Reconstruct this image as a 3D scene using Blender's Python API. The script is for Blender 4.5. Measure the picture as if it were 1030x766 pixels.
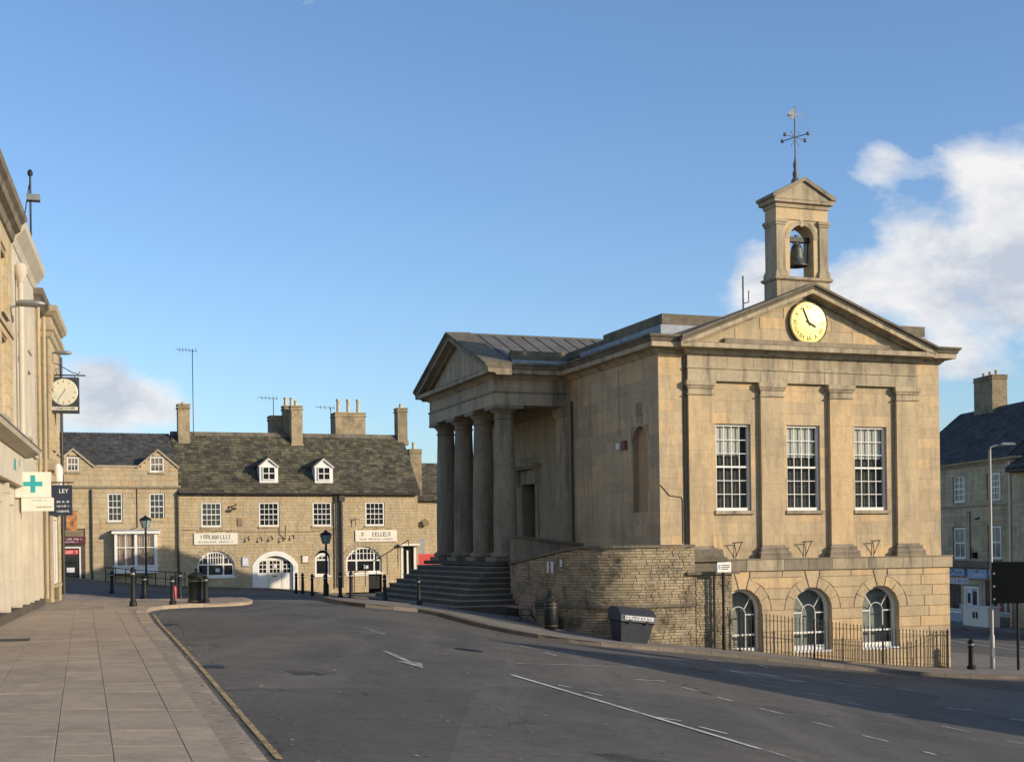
import bpy, bmesh, math, random
from mathutils import Vector, Matrix
from mathutils.geometry import delaunay_2d_cdt
random.seed(7)
for o in list(bpy.data.objects): bpy.data.objects.remove(o)
scn = bpy.context.scene
col = scn.collection
R = math.radians

# ------------------------------------------------------------ camera
cam = bpy.data.cameras.new('camera'); camo = bpy.data.objects.new('camera', cam); col.objects.link(camo)
cam.sensor_width = 36; cam.lens = 36 * 1350 / 1030; cam.shift_y = 0.1615
cam.clip_start = 0.1; cam.clip_end = 6000
camo.matrix_world = Matrix.Translation((0, 0, 1.6)) @ Matrix.Rotation(R(90), 4, 'X') @ Matrix.Rotation(-0.0136, 4, 'Z')
scn.camera = camo

# ------------------------------------------------------------ light
SUN_EL = R(18); SUN_AZ = math.atan2(0.903, -0.429)      # clockwise from +Y
to_sun = Vector((math.sin(SUN_AZ) * math.cos(SUN_EL), math.cos(SUN_AZ) * math.cos(SUN_EL), math.sin(SUN_EL)))
sl = bpy.data.lights.new('sun', 'SUN'); sl.energy = 4.1; sl.angle = R(0.53); sl.color = (1.0, 0.86, 0.66)
so = bpy.data.objects.new('sun', sl); col.objects.link(so); so.rotation_euler = to_sun.to_track_quat('Z', 'Y').to_euler()
so.location = (40, -30, 40)
scn.view_settings.view_transform = 'Standard'; scn.view_settings.look = 'None'
scn.view_settings.exposure = 0.22; scn.view_settings.gamma = 1

world = bpy.data.worlds.new('World'); scn.world = world; world.use_nodes = True

class NT:
    """small helper for node trees"""
    def __init__(s, nt): s.nt = nt; s.n = nt.nodes; s.l = nt.links
    def new(s, t, **k):
        n = s.n.new(t)
        for a, b in k.items():
            if a.startswith('i_'):
                key = a[2:]
                key = int(key) if key.isdigit() else key.replace('_', ' ')
                n.inputs[key].default_value = b
            else: setattr(n, a, b)
        return n
    def link(s, a, b): s.l.new(a, b)
    def math(s, op, a, b=None, clamp=False):
        n = s.n.new('ShaderNodeMath'); n.operation = op; n.use_clamp = clamp
        for i, v in enumerate((a, b)):
            if v is None: continue
            if hasattr(v, 'is_output'): s.l.new(v, n.inputs[i])
            else: n.inputs[i].default_value = v
        return n.outputs[0]
    def mix(s, f, a, b, bt='MIX'):
        n = s.n.new('ShaderNodeMix'); n.data_type = 'RGBA'; n.blend_type = bt
        for i, v in ((0, f), (6, a), (7, b)):
            if hasattr(v, 'is_output'): s.l.new(v, n.inputs[i])
            elif i == 0: n.inputs[0].default_value = v
            else: n.inputs[i].default_value = (*v[:3], 1)
        return n.outputs[2]
    def ramp(s, f, *stops):
        n = s.n.new('ShaderNodeValToRGB'); e = n.color_ramp.elements
        while len(e) < len(stops): e.new(0.5)
        for el, (p, c) in zip(e, stops):
            el.position = p; el.color = (c, c, c, 1) if not hasattr(c, '__len__') else (*c[:3], 1)
        s.l.new(f, n.inputs[0]); return n.outputs[0]
    def noise(s, vec, scale, detail=4, rough=0.55, dist=0):
        n = s.new('ShaderNodeTexNoise', i_Scale=scale, i_Detail=detail, i_Roughness=rough, i_Distortion=dist)
        if vec is not None: s.l.new(vec, n.inputs['Vector'])
        return n.outputs['Fac']
    def scale(s, vec, x, y, z, loc=(0, 0, 0)):
        n = s.new('ShaderNodeMapping'); n.inputs['Scale'].default_value = (x, y, z); n.inputs['Location'].default_value = loc
        s.l.new(vec, n.inputs['Vector']); return n.outputs[0]

w = NT(world.node_tree); w.n.clear()
sky = w.new('ShaderNodeTexSky', sky_type='NISHITA', sun_disc=False, sun_elevation=SUN_EL, sun_rotation=SUN_AZ,
            air_density=1.0, dust_density=1.0, ozone_density=1.0, altitude=200)
tc = w.new('ShaderNodeTexCoord')
dirv = tc.outputs['Generated']
sep = w.new('ShaderNodeSeparateXYZ'); w.link(dirv, sep.inputs[0])
# scattered cumulus: broken cover low in the sky all round, denser banks where the noise and the lobes agree
base = w.noise(w.scale(dirv, 1, 1, 1.7, (0.31, 0.12, 0.2)), 8.5, 9, 0.6, 0.25)
def lobe(dx, dy, dz, k, amp, flat_=1.0):
    """bank of cloud around a direction; flat_ > 1 makes it wider than it is tall"""
    v = Vector((dx, dy, dz * flat_)).normalized()
    q = w.new('ShaderNodeVectorMath', operation='NORMALIZE'); w.link(w.scale(dirv, 1, 1, flat_), q.inputs[0])
    d = w.new('ShaderNodeVectorMath', operation='DOT_PRODUCT'); w.link(q.outputs[0], d.inputs[0]); d.inputs[1].default_value = v
    e = w.math('POWER', 2.71828, w.math('MULTIPLY', w.math('SUBTRACT', d.outputs['Value'], 1.0), k))
    return w.math('MULTIPLY', e, amp)
lob = lobe(0.40, 1, 0.20, 420, 0.34)
for a in ((0.275, 1, 0.280, 4200, 0.20), (0.345, 1, 0.285, 2600, 0.14), (0.30, 1, 0.205, 1500, 0.28), (0.19, 1, 0.195, 2000, 0.27), (0.25, 1, 0.185, 2500, 0.18), (0.40, 1, 0.30, 900, 0.10), (0.335, 1, 0.145, 2500, 0.10),
          (-0.285, 1, 0.110, 420, 0.32, 2.6), (-0.33, 1, 0.135, 1500, 0.13, 1.5),
          (-1, 0.7, 0.22, 60, 0.22), (1, -0.5, 0.3, 30, 0.2), (-0.6, -1, 0.25, 30, 0.2), (0.5, -1, 0.4, 40, 0.2)):
    lob = w.math('ADD', lob, lobe(*a))
dens = w.math('ADD', w.math('MULTIPLY', base, 0.56), lob)
cover = w.ramp(dens, (0.405, 0), (0.515, 1))
shade = w.noise(w.scale(dirv, 1, 1, 2.0, (0.325, 0.11, 0.185)), 9.5, 8, 0.6, 0.25)
shade2 = w.math('ADD', w.math('SUBTRACT', w.math('MULTIPLY', shade, 1.5), w.math('MULTIPLY', dens, 0.75)), w.math('MULTIPLY', w.math('SUBTRACT', sep.outputs[2], 0.165), 0.65))
ccol = w.ramp(shade2, (0.18, (3.5, 3.75, 4.3)), (0.36, (4.9, 4.95, 5.1)), (0.54, (5.9, 5.75, 5.6)))
skyt = w.mix(1.0, sky.outputs[0], (0.78, 0.97, 1.22), 'MULTIPLY')
skyc = w.mix(w.math('MULTIPLY', cover, 0.93), skyt, ccol)
bg = w.new('ShaderNodeBackground'); bg.inputs['Strength'].default_value = 0.14
w.link(skyc, bg.inputs[0])
wo = w.new('ShaderNodeOutputWorld'); w.link(bg.outputs[0], wo.inputs[0])

# ------------------------------------------------------------ frames and terrain
TH = math.atan(495 / 1350); CT, ST = math.cos(TH), math.sin(TH)
C0 = (4.868, 44.0)
def loc(X, Y): dx, dy = X - C0[0], Y - C0[1]; return dx * CT + dy * ST, -dx * ST + dy * CT
def wor(lx, ly): return C0[0] + lx * CT - ly * ST, C0[1] + lx * ST + ly * CT
def softp(x, s): return x if x / s > 30 else s * math.log1p(math.exp(max(-40, x / s)))
def sst(x, a, b): q = max(0., min(1., (x - a) / (b - a))); return q * q * (3 - 2 * q)
def G(X, Y):
    lx, ly = loc(X, Y)
    lx = max(-60, min(80, lx))
    u = lx + 12.3 - .25 * max(-34, min(ly, 18))
    z = -.15 * (softp(u - 1.5, 1.5) - softp(u - 22, 2) * .9)
    z -= .5 * sst(ly, 3, 18) * (1 - sst(lx, 3, 15))
    z += .12 * softp(-max(lx, -22) - 11.5, 1.5) * sst(ly, 8, 25)
    z -= .22 * math.exp(-((X - .5) ** 2 + (Y - 39.5) ** 2) / 30)
    return z

# ------------------------------------------------------------ mesh helpers
ORG = {}
class MB:
    def __init__(s): s.v = []; s.f = []
    def add(s, vs, fs):
        b = len(s.v); s.v += [tuple(p) for p in vs]; s.f += [tuple(b + i for i in f) for f in fs]; return s
    def box(s, x0, x1, y0, y1, z0, z1):
        return s.add([(x, y, z) for z in (z0, z1) for y in (y0, y1) for x in (x0, x1)],
                     [(0, 2, 3, 1), (4, 5, 7, 6), (0, 1, 5, 4), (2, 6, 7, 3), (0, 4, 6, 2), (1, 3, 7, 5)])
    def prism(s, poly, ax, a0, a1):
        def P(p, a): return (a, p[0], p[1]) if ax == 'x' else (p[0], a, p[1]) if ax == 'y' else (p[0], p[1], a)
        n = len(poly)
        return s.add([P(p, a0) for p in poly] + [P(p, a1) for p in poly],
                     [tuple(range(n)), tuple(range(n, 2 * n))] + [(i, (i + 1) % n, n + (i + 1) % n, n + i) for i in range(n)])
    def ring(s, x0, x1, y0, y1, prof):
        vs = []; fs = []
        for o, z in prof: vs += [(x0 - o, y0 - o, z), (x1 + o, y0 - o, z), (x1 + o, y1 + o, z), (x0 - o, y1 + o, z)]
        n = len(prof)
        for k in range(n - 1):
            for i in range(4): fs.append((4 * k + i, 4 * k + (i + 1) % 4, 4 * k + 4 + (i + 1) % 4, 4 * k + 4 + i))
        fs.append((0, 1, 2, 3)); fs.append(tuple(4 * (n - 1) + i for i in range(4)))
        return s.add(vs, fs)
    def lathe(s, prof, cx=0, cy=0, n=16, axis='z'):
        vs = []; fs = []
        for r, z in prof:
            for i in range(n):
                a = 2 * math.pi * i / n; c, d = r * math.cos(a), r * math.sin(a)
                vs.append((cx + c, cy + d, z) if axis == 'z' else (cx + c, z, cy + d) if axis == 'y' else (z, cx + c, cy + d))
        m = len(prof)
        for k in range(m - 1):
            for i in range(n): fs.append((k * n + i, k * n + (i + 1) % n, (k + 1) * n + (i + 1) % n, (k + 1) * n + i))
        fs.append(tuple(range(n))); fs.append(tuple((m - 1) * n + i for i in range(n)))
        return s.add(vs, fs)
    def tube(s, pts, r, n=8):
        pts = [Vector(p) for p in pts]; vs = []; fs = []
        for k, p in enumerate(pts):
            t = (pts[min(k + 1, len(pts) - 1)] - pts[max(k - 1, 0)]).normalized()
            a = t.orthogonal().normalized() if k == 0 else (a - t * a.dot(t)).normalized()
            b = t.cross(a); rr = r[k] if hasattr(r, '__len__') else r
            for i in range(n):
                q = 2 * math.pi * i / n; vs.append(p + (a * math.cos(q) + b * math.sin(q)) * rr)
        for k in range(len(pts) - 1):
            for i in range(n): fs.append((k * n + i, k * n + (i + 1) % n, (k + 1) * n + (i + 1) % n, (k + 1) * n + i))
        fs.append(tuple(range(n))); fs.append(tuple((len(pts) - 1) * n + i for i in range(n)))
        return s.add(vs, fs)
    def bar(s, p0, p1, w_, d, up=(0, 0, 1)):
        p0, p1 = Vector(p0), Vector(p1); t = (p1 - p0).normalized(); u = Vector(up)
        if abs(t.dot(u)) > .98: u = Vector((0, 1, 0))
        a = t.cross(u).normalized() * w_ / 2; b = t.cross(a).normalized() * d / 2
        vs = [p + x * a + y * b for p in (p0, p1) for x, y in ((-1, -1), (1, -1), (1, 1), (-1, 1))]
        return s.add(vs, [(0, 1, 2, 3), (4, 5, 6, 7)] + [(i, (i + 1) % 4, 4 + (i + 1) % 4, 4 + i) for i in range(4)])
    def arch(s, x0, x1, z0, z1, cx, h, zs, y0, y1, r=None, n=12):
        """block of wall with a round-headed opening through it (half width h, spring zs)"""
        r = r or h
        if cx - h > x0: s.box(x0, cx - h, y0, y1, z0, z1)
        if cx + h < x1: s.box(cx + h, x1, y0, y1, z0, z1)
        pts = arcpts(cx, h, zs, r, n)
        for a, b in zip(pts, pts[1:]): s.prism([a, b, (b[0], z1), (a[0], z1)], 'y', y0, y1)
        return s
    def build(s, name, m, parent=None, smooth=False, fix=True, loc_=None, label=None):
        me = bpy.data.meshes.new(name)
        o3 = ORG.get(root_of(parent).name, (0, 0, 0)) if parent else (0, 0, 0)
        vs = s.v if o3 == (0, 0, 0) else [(a - o3[0], b - o3[1], c - o3[2]) for a, b, c in s.v]
        me.from_pydata(vs, [], s.f)
        if fix:
            bm = bmesh.new(); bm.from_mesh(me); bmesh.ops.recalc_face_normals(bm, faces=bm.faces); bm.to_mesh(me); bm.free()
        if smooth:
            me.polygons.foreach_set('use_smooth', [True] * len(me.polygons)); me.set_sharp_from_angle(angle=R(38))
        me.materials.append(m)
        o = bpy.data.objects.new(name, me); col.objects.link(o)
        if parent: o.parent = parent
        if loc_: o.location = loc_
        if label: o['label'] = label
        return o

def arcpts(cx, h, zs, r, n=12):
    a0 = math.asin(min(1, h / r)); cz = zs - r * math.cos(a0)
    return [(cx + r * math.sin(-a0 + 2 * a0 * i / n), cz + r * math.cos(-a0 + 2 * a0 * i / n)) for i in range(n + 1)]
def root_of(o):
    while o.parent: o = o.parent
    return o
def tag(o, label, cat, group=None):
    o['label'] = label; o['category'] = cat
    if group: o['group'] = group
    return o
def thing(name, label, cat, loc_=(0, 0, 0), rz=0, org=(0, 0, 0), group=None):
    o = bpy.data.objects.new(name, None); col.objects.link(o); o.empty_display_size = .3
    o.location = loc_; o.rotation_euler = (0, 0, rz); ORG[o.name] = org
    return tag(o, label, cat, group)
def frame_thing(name, label, cat, bx, by, bz, group=None):
    """thing whose parts are given in the town hall frame (lx, ly, world z)"""
    X, Y = wor(bx, by)
    return thing(name, label, cat, (X, Y, bz), TH, (bx, by, bz), group)
def kind(o, k): o['kind'] = k; return o
def copy_tree(o, parent=None):
    c = o.copy(); col.objects.link(c); c.parent = parent
    for ch in list(o.children): copy_tree(ch, c)
    return c
CACHE = {}
def piece(name, w_, d, h, m, parent, x, y, z, bev=0.0, key=None):
    """small box piece centred at x,y,z (frame coords); alike sizes share their mesh"""
    k = (name, round(w_, 2), round(d, 3), round(h, 3), m.name)
    me = CACHE.get(k)
    if not me:
        mb = MB(); a, b, c = w_ / 2, d / 2, h / 2
        if bev:
            mb.add([(-a, b, -c), (a, b, -c), (a, b, c), (-a, b, c), (-a, -b + bev, -c), (a, -b + bev, -c), (a, -b + bev, c), (-a, -b + bev, c),
                    (-a + bev, -b, -c + bev), (a - bev, -b, -c + bev), (a - bev, -b, c - bev), (-a + bev, -b, c - bev)],
                   [(0, 1, 2, 3), (0, 1, 5, 4), (1, 2, 6, 5), (2, 3, 7, 6), (3, 0, 4, 7), (4, 5, 9, 8), (5, 6, 10, 9), (6, 7, 11, 10), (7, 4, 8, 11), (8, 9, 10, 11)])
        else: mb.box(-a, a, -b, b, -c, c)
        t = mb.build(name, m); me = t.data; bpy.data.objects.remove(t); CACHE[k] = me
    o = bpy.data.objects.new(name, me); col.objects.link(o); o.parent = parent
    q = ORG.get(root_of(parent).name, (0, 0, 0)) if parent else (0, 0, 0)
    o.location = (x - q[0], y - q[1], z - q[2]); return o
def text(name, body, size, m, parent, x, y, z, face='-y', ext=.004, align='CENTER', stretch=1.0):
    cu = bpy.data.curves.new(name, 'FONT'); cu.body = body; cu.size = size; cu.extrude = ext; cu.align_x = align; cu.align_y = 'CENTER'
    t = bpy.data.objects.new(name, cu); col.objects.link(t)
    me = bpy.data.meshes.new_from_object(t); bpy.data.objects.remove(t); bpy.data.curves.remove(cu)
    rot = Matrix.Rotation(R(90), 4, 'X')
    if face == '-x': rot = Matrix.Rotation(R(-90), 4, 'Z') @ rot
    me.transform(rot @ Matrix.Diagonal((stretch, 1, 1, 1)))
    me.materials.clear(); me.materials.append(m); me.name = name
    o = bpy.data.objects.new(name, me); col.objects.link(o); o.parent = parent
    q = ORG.get(root_of(parent).name, (0, 0, 0)) if parent else (0, 0, 0)
    o.location = (x - q[0], y - q[1], z - q[2]); return o

# ------------------------------------------------------------ materials
def newmat(name):
    m = bpy.data.materials.new(name); m.use_nodes = True; n = NT(m.node_tree)
    p = n.n['Principled BSDF']; return m, n, p
def plain(name, c, rough=.6, metal=0, var=.12, vscale=6, bump=0, spec=.5, coat=0, rnd=0):
    m, n, p = newmat(name); g = n.new('ShaderNodeNewGeometry')
    f = n.noise(g.outputs['Position'], vscale, 5, .6)
    d = tuple(x * (1 - var) for x in c); e = tuple(min(1, x * (1 + var)) for x in c)
    cc = n.mix(n.ramp(f, (.3, 0), (.7, 1)), d, e)
    if rnd:
        oi = n.new('ShaderNodeObjectInfo'); k = n.math('ADD', n.math('MULTIPLY', oi.outputs['Random'], 2 * rnd), 1 - rnd)
        mm = n.new('ShaderNodeVectorMath', operation='SCALE'); n.link(cc, mm.inputs[0]); n.link(k, mm.inputs['Scale']); cc = mm.outputs[0]
    n.link(cc, p.inputs['Base Color']); p.inputs['Metallic'].default_value = metal
    n.link(n.ramp(f, (.3, max(0, rough - .08)), (.7, min(1, rough + .08))), p.inputs['Roughness'])
    p.inputs['Specular IOR Level'].default_value = spec; p.inputs['Coat Weight'].default_value = coat
    if bump:
        b = n.new('ShaderNodeBump', i_Strength=bump, i_Distance=.01); n.link(n.noise(g.outputs['Position'], vscale * 8, 4, .6), b.inputs['Height']); n.link(b.outputs[0], p.inputs['Normal'])
    return m
def stone(name, c1, c2, dirt, rnd=.10, blotch=.8, dirtamt=.5, bump=.5, island=False, lichen=None, streak=True, tint=None):
    m, n, p = newmat(name); g = n.new('ShaderNodeNewGeometry'); P = g.outputs['Position']
    big = n.noise(P, blotch, 5, .6); mid = n.noise(P, 5.5, 5, .65); fine = n.noise(P, 42, 4, .7)
    c = n.mix(n.ramp(big, (.32, 0), (.68, 1)), c1, c2)
    if island: rv = g.outputs['Random Per Island']
    else:
        oi = n.new('ShaderNodeObjectInfo'); rv = oi.outputs['Random']
    if tint:   # odd blocks of another bed
        c = n.mix(n.ramp(rv, (.72, 0), (.9, .75)), c, tint)
    k = n.math('ADD', n.math('MULTIPLY', rv, 2 * rnd), 1 - rnd)
    k = n.math('MULTIPLY', k, n.math('ADD', n.math('MULTIPLY', mid, .5), .75))
    k = n.math('MULTIPLY', k, n.math('ADD', n.math('MULTIPLY', fine, .36), .82))
    mm = n.new('ShaderNodeVectorMath', operation='SCALE'); n.link(c, mm.inputs[0]); n.link(k, mm.inputs['Scale']); c = mm.outputs[0]
    st = n.noise(n.scale(P, 2.6, 2.6, .36), 1.0, 7, .72) if streak else n.noise(P, 1.3, 6, .7)
    msk = n.math('MULTIPLY', n.ramp(st, (.47, 0), (.68, 1)), dirtamt)
    c = n.mix(msk, c, dirt)
    if lichen:
        lm = n.ramp(n.noise(P, 3.0, 8, .75), (.57, 0), (.66, 1)); c = n.mix(n.math('MULTIPLY', lm, .7), c, lichen)
    n.link(c, p.inputs['Base Color']); p.inputs['Roughness'].default_value = .92; p.inputs['Specular IOR Level'].default_value = .25
    b = n.new('ShaderNodeBump', i_Strength=bump, i_Distance=.02); n.link(n.math('ADD', n.math('MULTIPLY', fine, .4), mid), b.inputs['Height']); n.link(b.outputs[0], p.inputs['Normal'])
    return m

M = {}
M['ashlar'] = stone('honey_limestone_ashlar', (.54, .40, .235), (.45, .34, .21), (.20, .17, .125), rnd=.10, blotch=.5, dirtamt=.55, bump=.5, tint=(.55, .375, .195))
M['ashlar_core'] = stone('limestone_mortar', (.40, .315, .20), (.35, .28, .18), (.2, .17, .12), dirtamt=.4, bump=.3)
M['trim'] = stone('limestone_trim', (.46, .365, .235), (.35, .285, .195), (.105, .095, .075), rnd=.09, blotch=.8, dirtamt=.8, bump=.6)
M['weathered'] = stone('grey_lichen_limestone', (.30, .24, .165), (.225, .185, .13), (.08, .072, .055), rnd=.07, blotch=1.1, dirtamt=.7, bump=.6, lichen=(.30, .30, .24))  # greyer and darker than the wall stone, with dirt streaks and lichen
M['coping'] = stone('blackened_coping_stone', (.20, .165, .115), (.145, .12, .088), (.05, .045, .035), dirtamt=.7, bump=.7, lichen=(.24, .24, .19), streak=False)
M['rubble'] = stone('rubble_wall_stone', (.42, .325, .195), (.30, .24, .155), (.075, .063, .046), rnd=.18, blotch=.55, dirtamt=.9, bump=.9, island=True, tint=(.34, .27, .19), streak=False)
M['mortar'] = stone('wall_mortar', (.27, .215, .14), (.21, .17, .115), (.1, .08, .06), dirtamt=.5, bump=.5)
M['pubstone'] = stone('cotswold_rubble', (.55, .425, .255), (.45, .355, .22), (.23, .19, .14), rnd=.075, blotch=.5, dirtamt=.5, bump=.7, island=True, tint=(.44, .31, .16))
M['pubtrim'] = stone('cotswold_dressings', (.46, .37, .24), (.37, .30, .20), (.18, .15, .11), rnd=.1, dirtamt=.4, bump=.4)
M['chimneystone'] = stone('sooty_chimney_stone', (.37, .285, .17), (.28, .22, .14), (.09, .075, .055), rnd=.15, blotch=1.4, dirtamt=.7, bump=.6, streak=False)
M['nichestone'] = stone('ochre_niche_stone', (.52, .34, .18), (.46, .30, .16), (.25, .18, .11), dirtamt=.3, bump=.3)
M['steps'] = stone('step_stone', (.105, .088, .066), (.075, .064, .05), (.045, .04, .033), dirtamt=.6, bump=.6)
M['tread'] = stone('skylit_step_tread', (.29, .245, .185), (.21, .18, .135), (.08, .068, .052), dirtamt=.5, bump=.5, streak=False)  # paler than the risers: sky light on step tops put into the colour
M['lead'] = plain('lead_sheet', (.22, .24, .27), .6, .25, .35, 2.5, .3)
M['slate'] = stone('roof_slate', (.085, .082, .078), (.06, .058, .056), (.035, .034, .031), rnd=.35, dirtamt=.5, bump=.5, island=True, streak=False)
M['stoneslate'] = stone('stone_roof_slates', (.118, .100, .068), (.080, .070, .050), (.035, .033, .028), rnd=.42, blotch=.45, dirtamt=.6, bump=.8, island=True, lichen=(.25, .235, .17), tint=(.105, .105, .052), streak=False)
M['cream'] = plain('cream_painted_render', (.52, .45, .345), .75, 0, .12, 1.2, .25)
M['white'] = plain('white_gloss_paint', (.76, .725, .66), .4, 0, .05, 3)
M['offwhite'] = plain('offwhite_sign_paint', (.74, .68, .55), .5, 0, .05, 3)
M['black'] = plain('black_gloss_iron', (.010, .010, .011), .55, 0, .3, 12, .15, .3)
M['iron'] = plain('rusty_black_iron', (.009, .008, .008), .55, .1, .4, 14, .3)
M['galv'] = plain('galvanised_steel', (.27, .27, .25), .5, .4, .15, 5)
M['pipe'] = plain('dark_downpipe', (.035, .031, .028), .55, 0, .3, 5, .2)
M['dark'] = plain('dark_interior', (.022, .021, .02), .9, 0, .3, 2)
M['curtain'] = plain('net_curtain', (.075, .076, .068), .9, 0, .25, 5)
M['blind'] = plain('window_blind', (.62, .60, .53), .8, 0, .06, 3)
M['wood'] = plain('bench_timber', (.26, .17, .12), .7, 0, .35, 9, .4)
M['alarmred'] = plain('faded_red_box', (.20, .05, .04), .6, 0, .1, 4)
M['red'] = plain('red_paint', (.55, .045, .035), .5, 0, .1, 4)
M['brass'] = plain('worn_brass_band', (.20, .15, .07), .5, .4, .15, 8)
M['grit'] = plain('dark_grey_plastic', (.024, .028, .036), .55, 0, .25, 5, .2)
M['paper'] = plain('paper_notice', (.62, .60, .60), .8, 0, .05, 6)
M['navy'] = plain('navy_sign_board', (.018, .024, .045), .5, 0, .1, 4)
M['blue'] = plain('pale_blue_fascia', (.27, .36, .52), .5, 0, .1, 3)
M['teal'] = plain('teal_print', (.02, .33, .36), .5, 0, .05, 4)
M['letter'] = plain('pale_lettering', (.78, .76, .7), .6, 0, .05, 5)
M['darkletter'] = plain('dark_lettering', (.06, .05, .045), .6, 0, .1, 5)
M['gold'] = None
M['burgundy'] = plain('burgundy_fascia', (.10, .018, .03), .5, 0, .1, 3)
M['pinkcurtain'] = plain('rosy_curtain', (.42, .27, .23), .9, 0, .25, 6)
M['signorange'] = plain('painted_sign_picture', (.42, .17, .05), .6, 0, .8, 4)
M['greenmetal'] = plain('bin_dark_green', (.010, .014, .012), .55, 0, .2, 8, 0, .3)
M['verdigris'] = plain('bronze_bell', (.075, .078, .062), .5, .6, .3, 9, .2)
M['greydoor'] = plain('grey_blue_door', (.30, .33, .37), .5, 0, .08, 4)
M['claypot'] = plain('clay_pot', (.50, .43, .31), .8, 0, .15, 5, .2)
M['slab'] = stone('paving_slab', (.385, .298, .212), (.32, .25, .18), (.19, .148, .108), rnd=.06, blotch=.7, dirtamt=.5, bump=.5, streak=False)
M['kerb'] = stone('kerb_granite', (.20, .165, .125), (.15, .125, .098), (.09, .075, .06), rnd=.14, dirtamt=.4, bump=.5, streak=False)
M['joint'] = plain('joint_sand', (.25, .195, .14), .95, 0, .3, 9, .4)
m, n, p = newmat('gilded_clock_dial'); p.inputs['Base Color'].default_value = (1.0, .75, .23, 1); p.inputs['Metallic'].default_value = .2; p.inputs['Roughness'].default_value = .42; M['gold'] = m
def glass_mat(name, tint, refl=1.0):
    m, n, p = newmat(name); n.n.remove(p); out = n.n['Material Output']
    tr = n.new('ShaderNodeBsdfTransparent'); tr.inputs[0].default_value = (*tint, 1)
    gl = n.new('ShaderNodeBsdfGlossy', i_Roughness=.02)
    g = n.new('ShaderNodeNewGeometry'); b = n.new('ShaderNodeBump', i_Strength=.05, i_Distance=.02)
    n.link(n.noise(g.outputs['Position'], 2.6, 2, .5), b.inputs['Height']); n.link(b.outputs[0], gl.inputs['Normal'])
    dt = n.new('ShaderNodeVectorMath', operation='DOT_PRODUCT'); n.link(g.outputs['Normal'], dt.inputs[0]); n.link(g.outputs['Incoming'], dt.inputs[1])
    fr = n.math('ADD', n.math('MULTIPLY', n.math('POWER', n.math('SUBTRACT', 1.0, n.math('ABSOLUTE', dt.outputs['Value'])), 5.0), .92), .06)   # Schlick, same from both sides
    mx = n.new('ShaderNodeMixShader')
    n.link(n.math('MULTIPLY', fr, 1.3 * refl, True), mx.inputs[0]); n.link(tr.outputs[0], mx.inputs[1]); n.link(gl.outputs[0], mx.inputs[2]); n.link(mx.outputs[0], out.inputs[0])
    return m
M['glass'] = glass_mat('window_glass', (.95, .96, .955))
M['glasscream'] = plain('shop_blind_glass', (.55, .49, .38), .25, 0, .2, 1.5)
M['netglass'] = plain('net_curtained_glass', (.16, .16, .15), .12, 0, .4, 6)
M['clockcase'] = plain('black_clock_case', (.035, .042, .045), .45, 0, .15, 4)
M['clockface'] = plain('cream_clock_face', (.62, .58, .44), .5, 0, .05, 4)
M['greystone'] = stone('grey_oolite', (.56, .44, .26), (.46, .365, .225), (.16, .135, .1), rnd=.14, blotch=.6, dirtamt=.55, bump=.6, island=True)
M['darkglass'] = plain('dark_window_glass', (.018, .02, .022), .06, 0, .3, 2, 0, .6)

# asphalt
m, n, p = newmat('worn_asphalt'); g = n.new('ShaderNodeNewGeometry'); P = g.outputs['Position']
f = n.math('ADD', n.math('MULTIPLY', n.noise(P, 26, 4, .8), .6), n.math('MULTIPLY', n.noise(P, 90, 3, .8), .4)); md = n.noise(P, 1.1, 6, .62); bigp = n.noise(n.scale(P, 1, .55, 1), .16, 5, .6, .5)
c = n.mix(n.ramp(bigp, (.40, 0), (.62, 1)), (.116, .102, .082), (.074, .068, .058))
k = n.math('MULTIPLY', n.math('ADD', n.math('MULTIPLY', f, 2.4), -.2), n.math('ADD', n.math('MULTIPLY', md, .7), .65))
k = n.math('MULTIPLY', k, n.math('ADD', n.math('MULTIPLY', n.noise(P, 5.5, 5, .75), 1.1), .45))
mm = n.new('ShaderNodeVectorMath', operation='SCALE'); n.link(c, mm.inputs[0]); n.link(k, mm.inputs['Scale']); c = mm.outputs[0]
vor = n.new('ShaderNodeTexVoronoi', feature='DISTANCE_TO_EDGE', i_Scale=.33); wn = n.new('ShaderNodeTexNoise', i_Scale=1.6, i_Detail=5)
n.link(P, wn.inputs['Vector']); va = n.new('ShaderNodeVectorMath', operation='MULTIPLY_ADD'); n.link(wn.outputs['Color'], va.inputs[0]); va.inputs[1].default_value = (1.3, 1.3, 0); n.link(P, va.inputs[2]); n.link(va.outputs[0], vor.inputs['Vector'])
crack = n.math('MULTIPLY', n.ramp(vor.outputs['Distance'], (0.0, 1), (.012, 0)), n.ramp(n.noise(P, .23, 2), (.46, 0), (.56, .85)))
ptch = n.new('ShaderNodeTexVoronoi', i_Scale=.16, i_Randomness=1.0); n.link(va.outputs[0] if False else P, ptch.inputs['Vector'])
pm = n.new('ShaderNodeSeparateColor'); n.link(ptch.outputs['Color'], pm.inputs[0])
c = n.mix(n.ramp(pm.outputs[0], (.70, 0), (.72, .38)), c, (.05, .048, .047)); c = n.mix(n.ramp(pm.outputs[1], (.80, 0), (.82, .35)), c, (.15, .135, .118))
wt = n.noise(n.scale(P, .9, .10, 1), 1.0, 4, .6); c = n.mix(n.ramp(wt, (.52, 0), (.66, .45)), c, (.145, .130, .112))
c = n.mix(crack, c, (.022, .021, .020))
spots = n.ramp(n.noise(P, 16, 3, .6), (.66, 0), (.72, .55)); c = n.mix(spots, c, (.19, .18, .165))
oil = n.ramp(n.noise(P, .8, 3, .6), (.66, 0), (.74, .6)); c = n.mix(oil, c, (.03, .029, .028))
n.link(c, p.inputs['Base Color']); p.inputs['Roughness'].default_value = .86; p.inputs['Specular IOR Level'].default_value = .35
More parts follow.
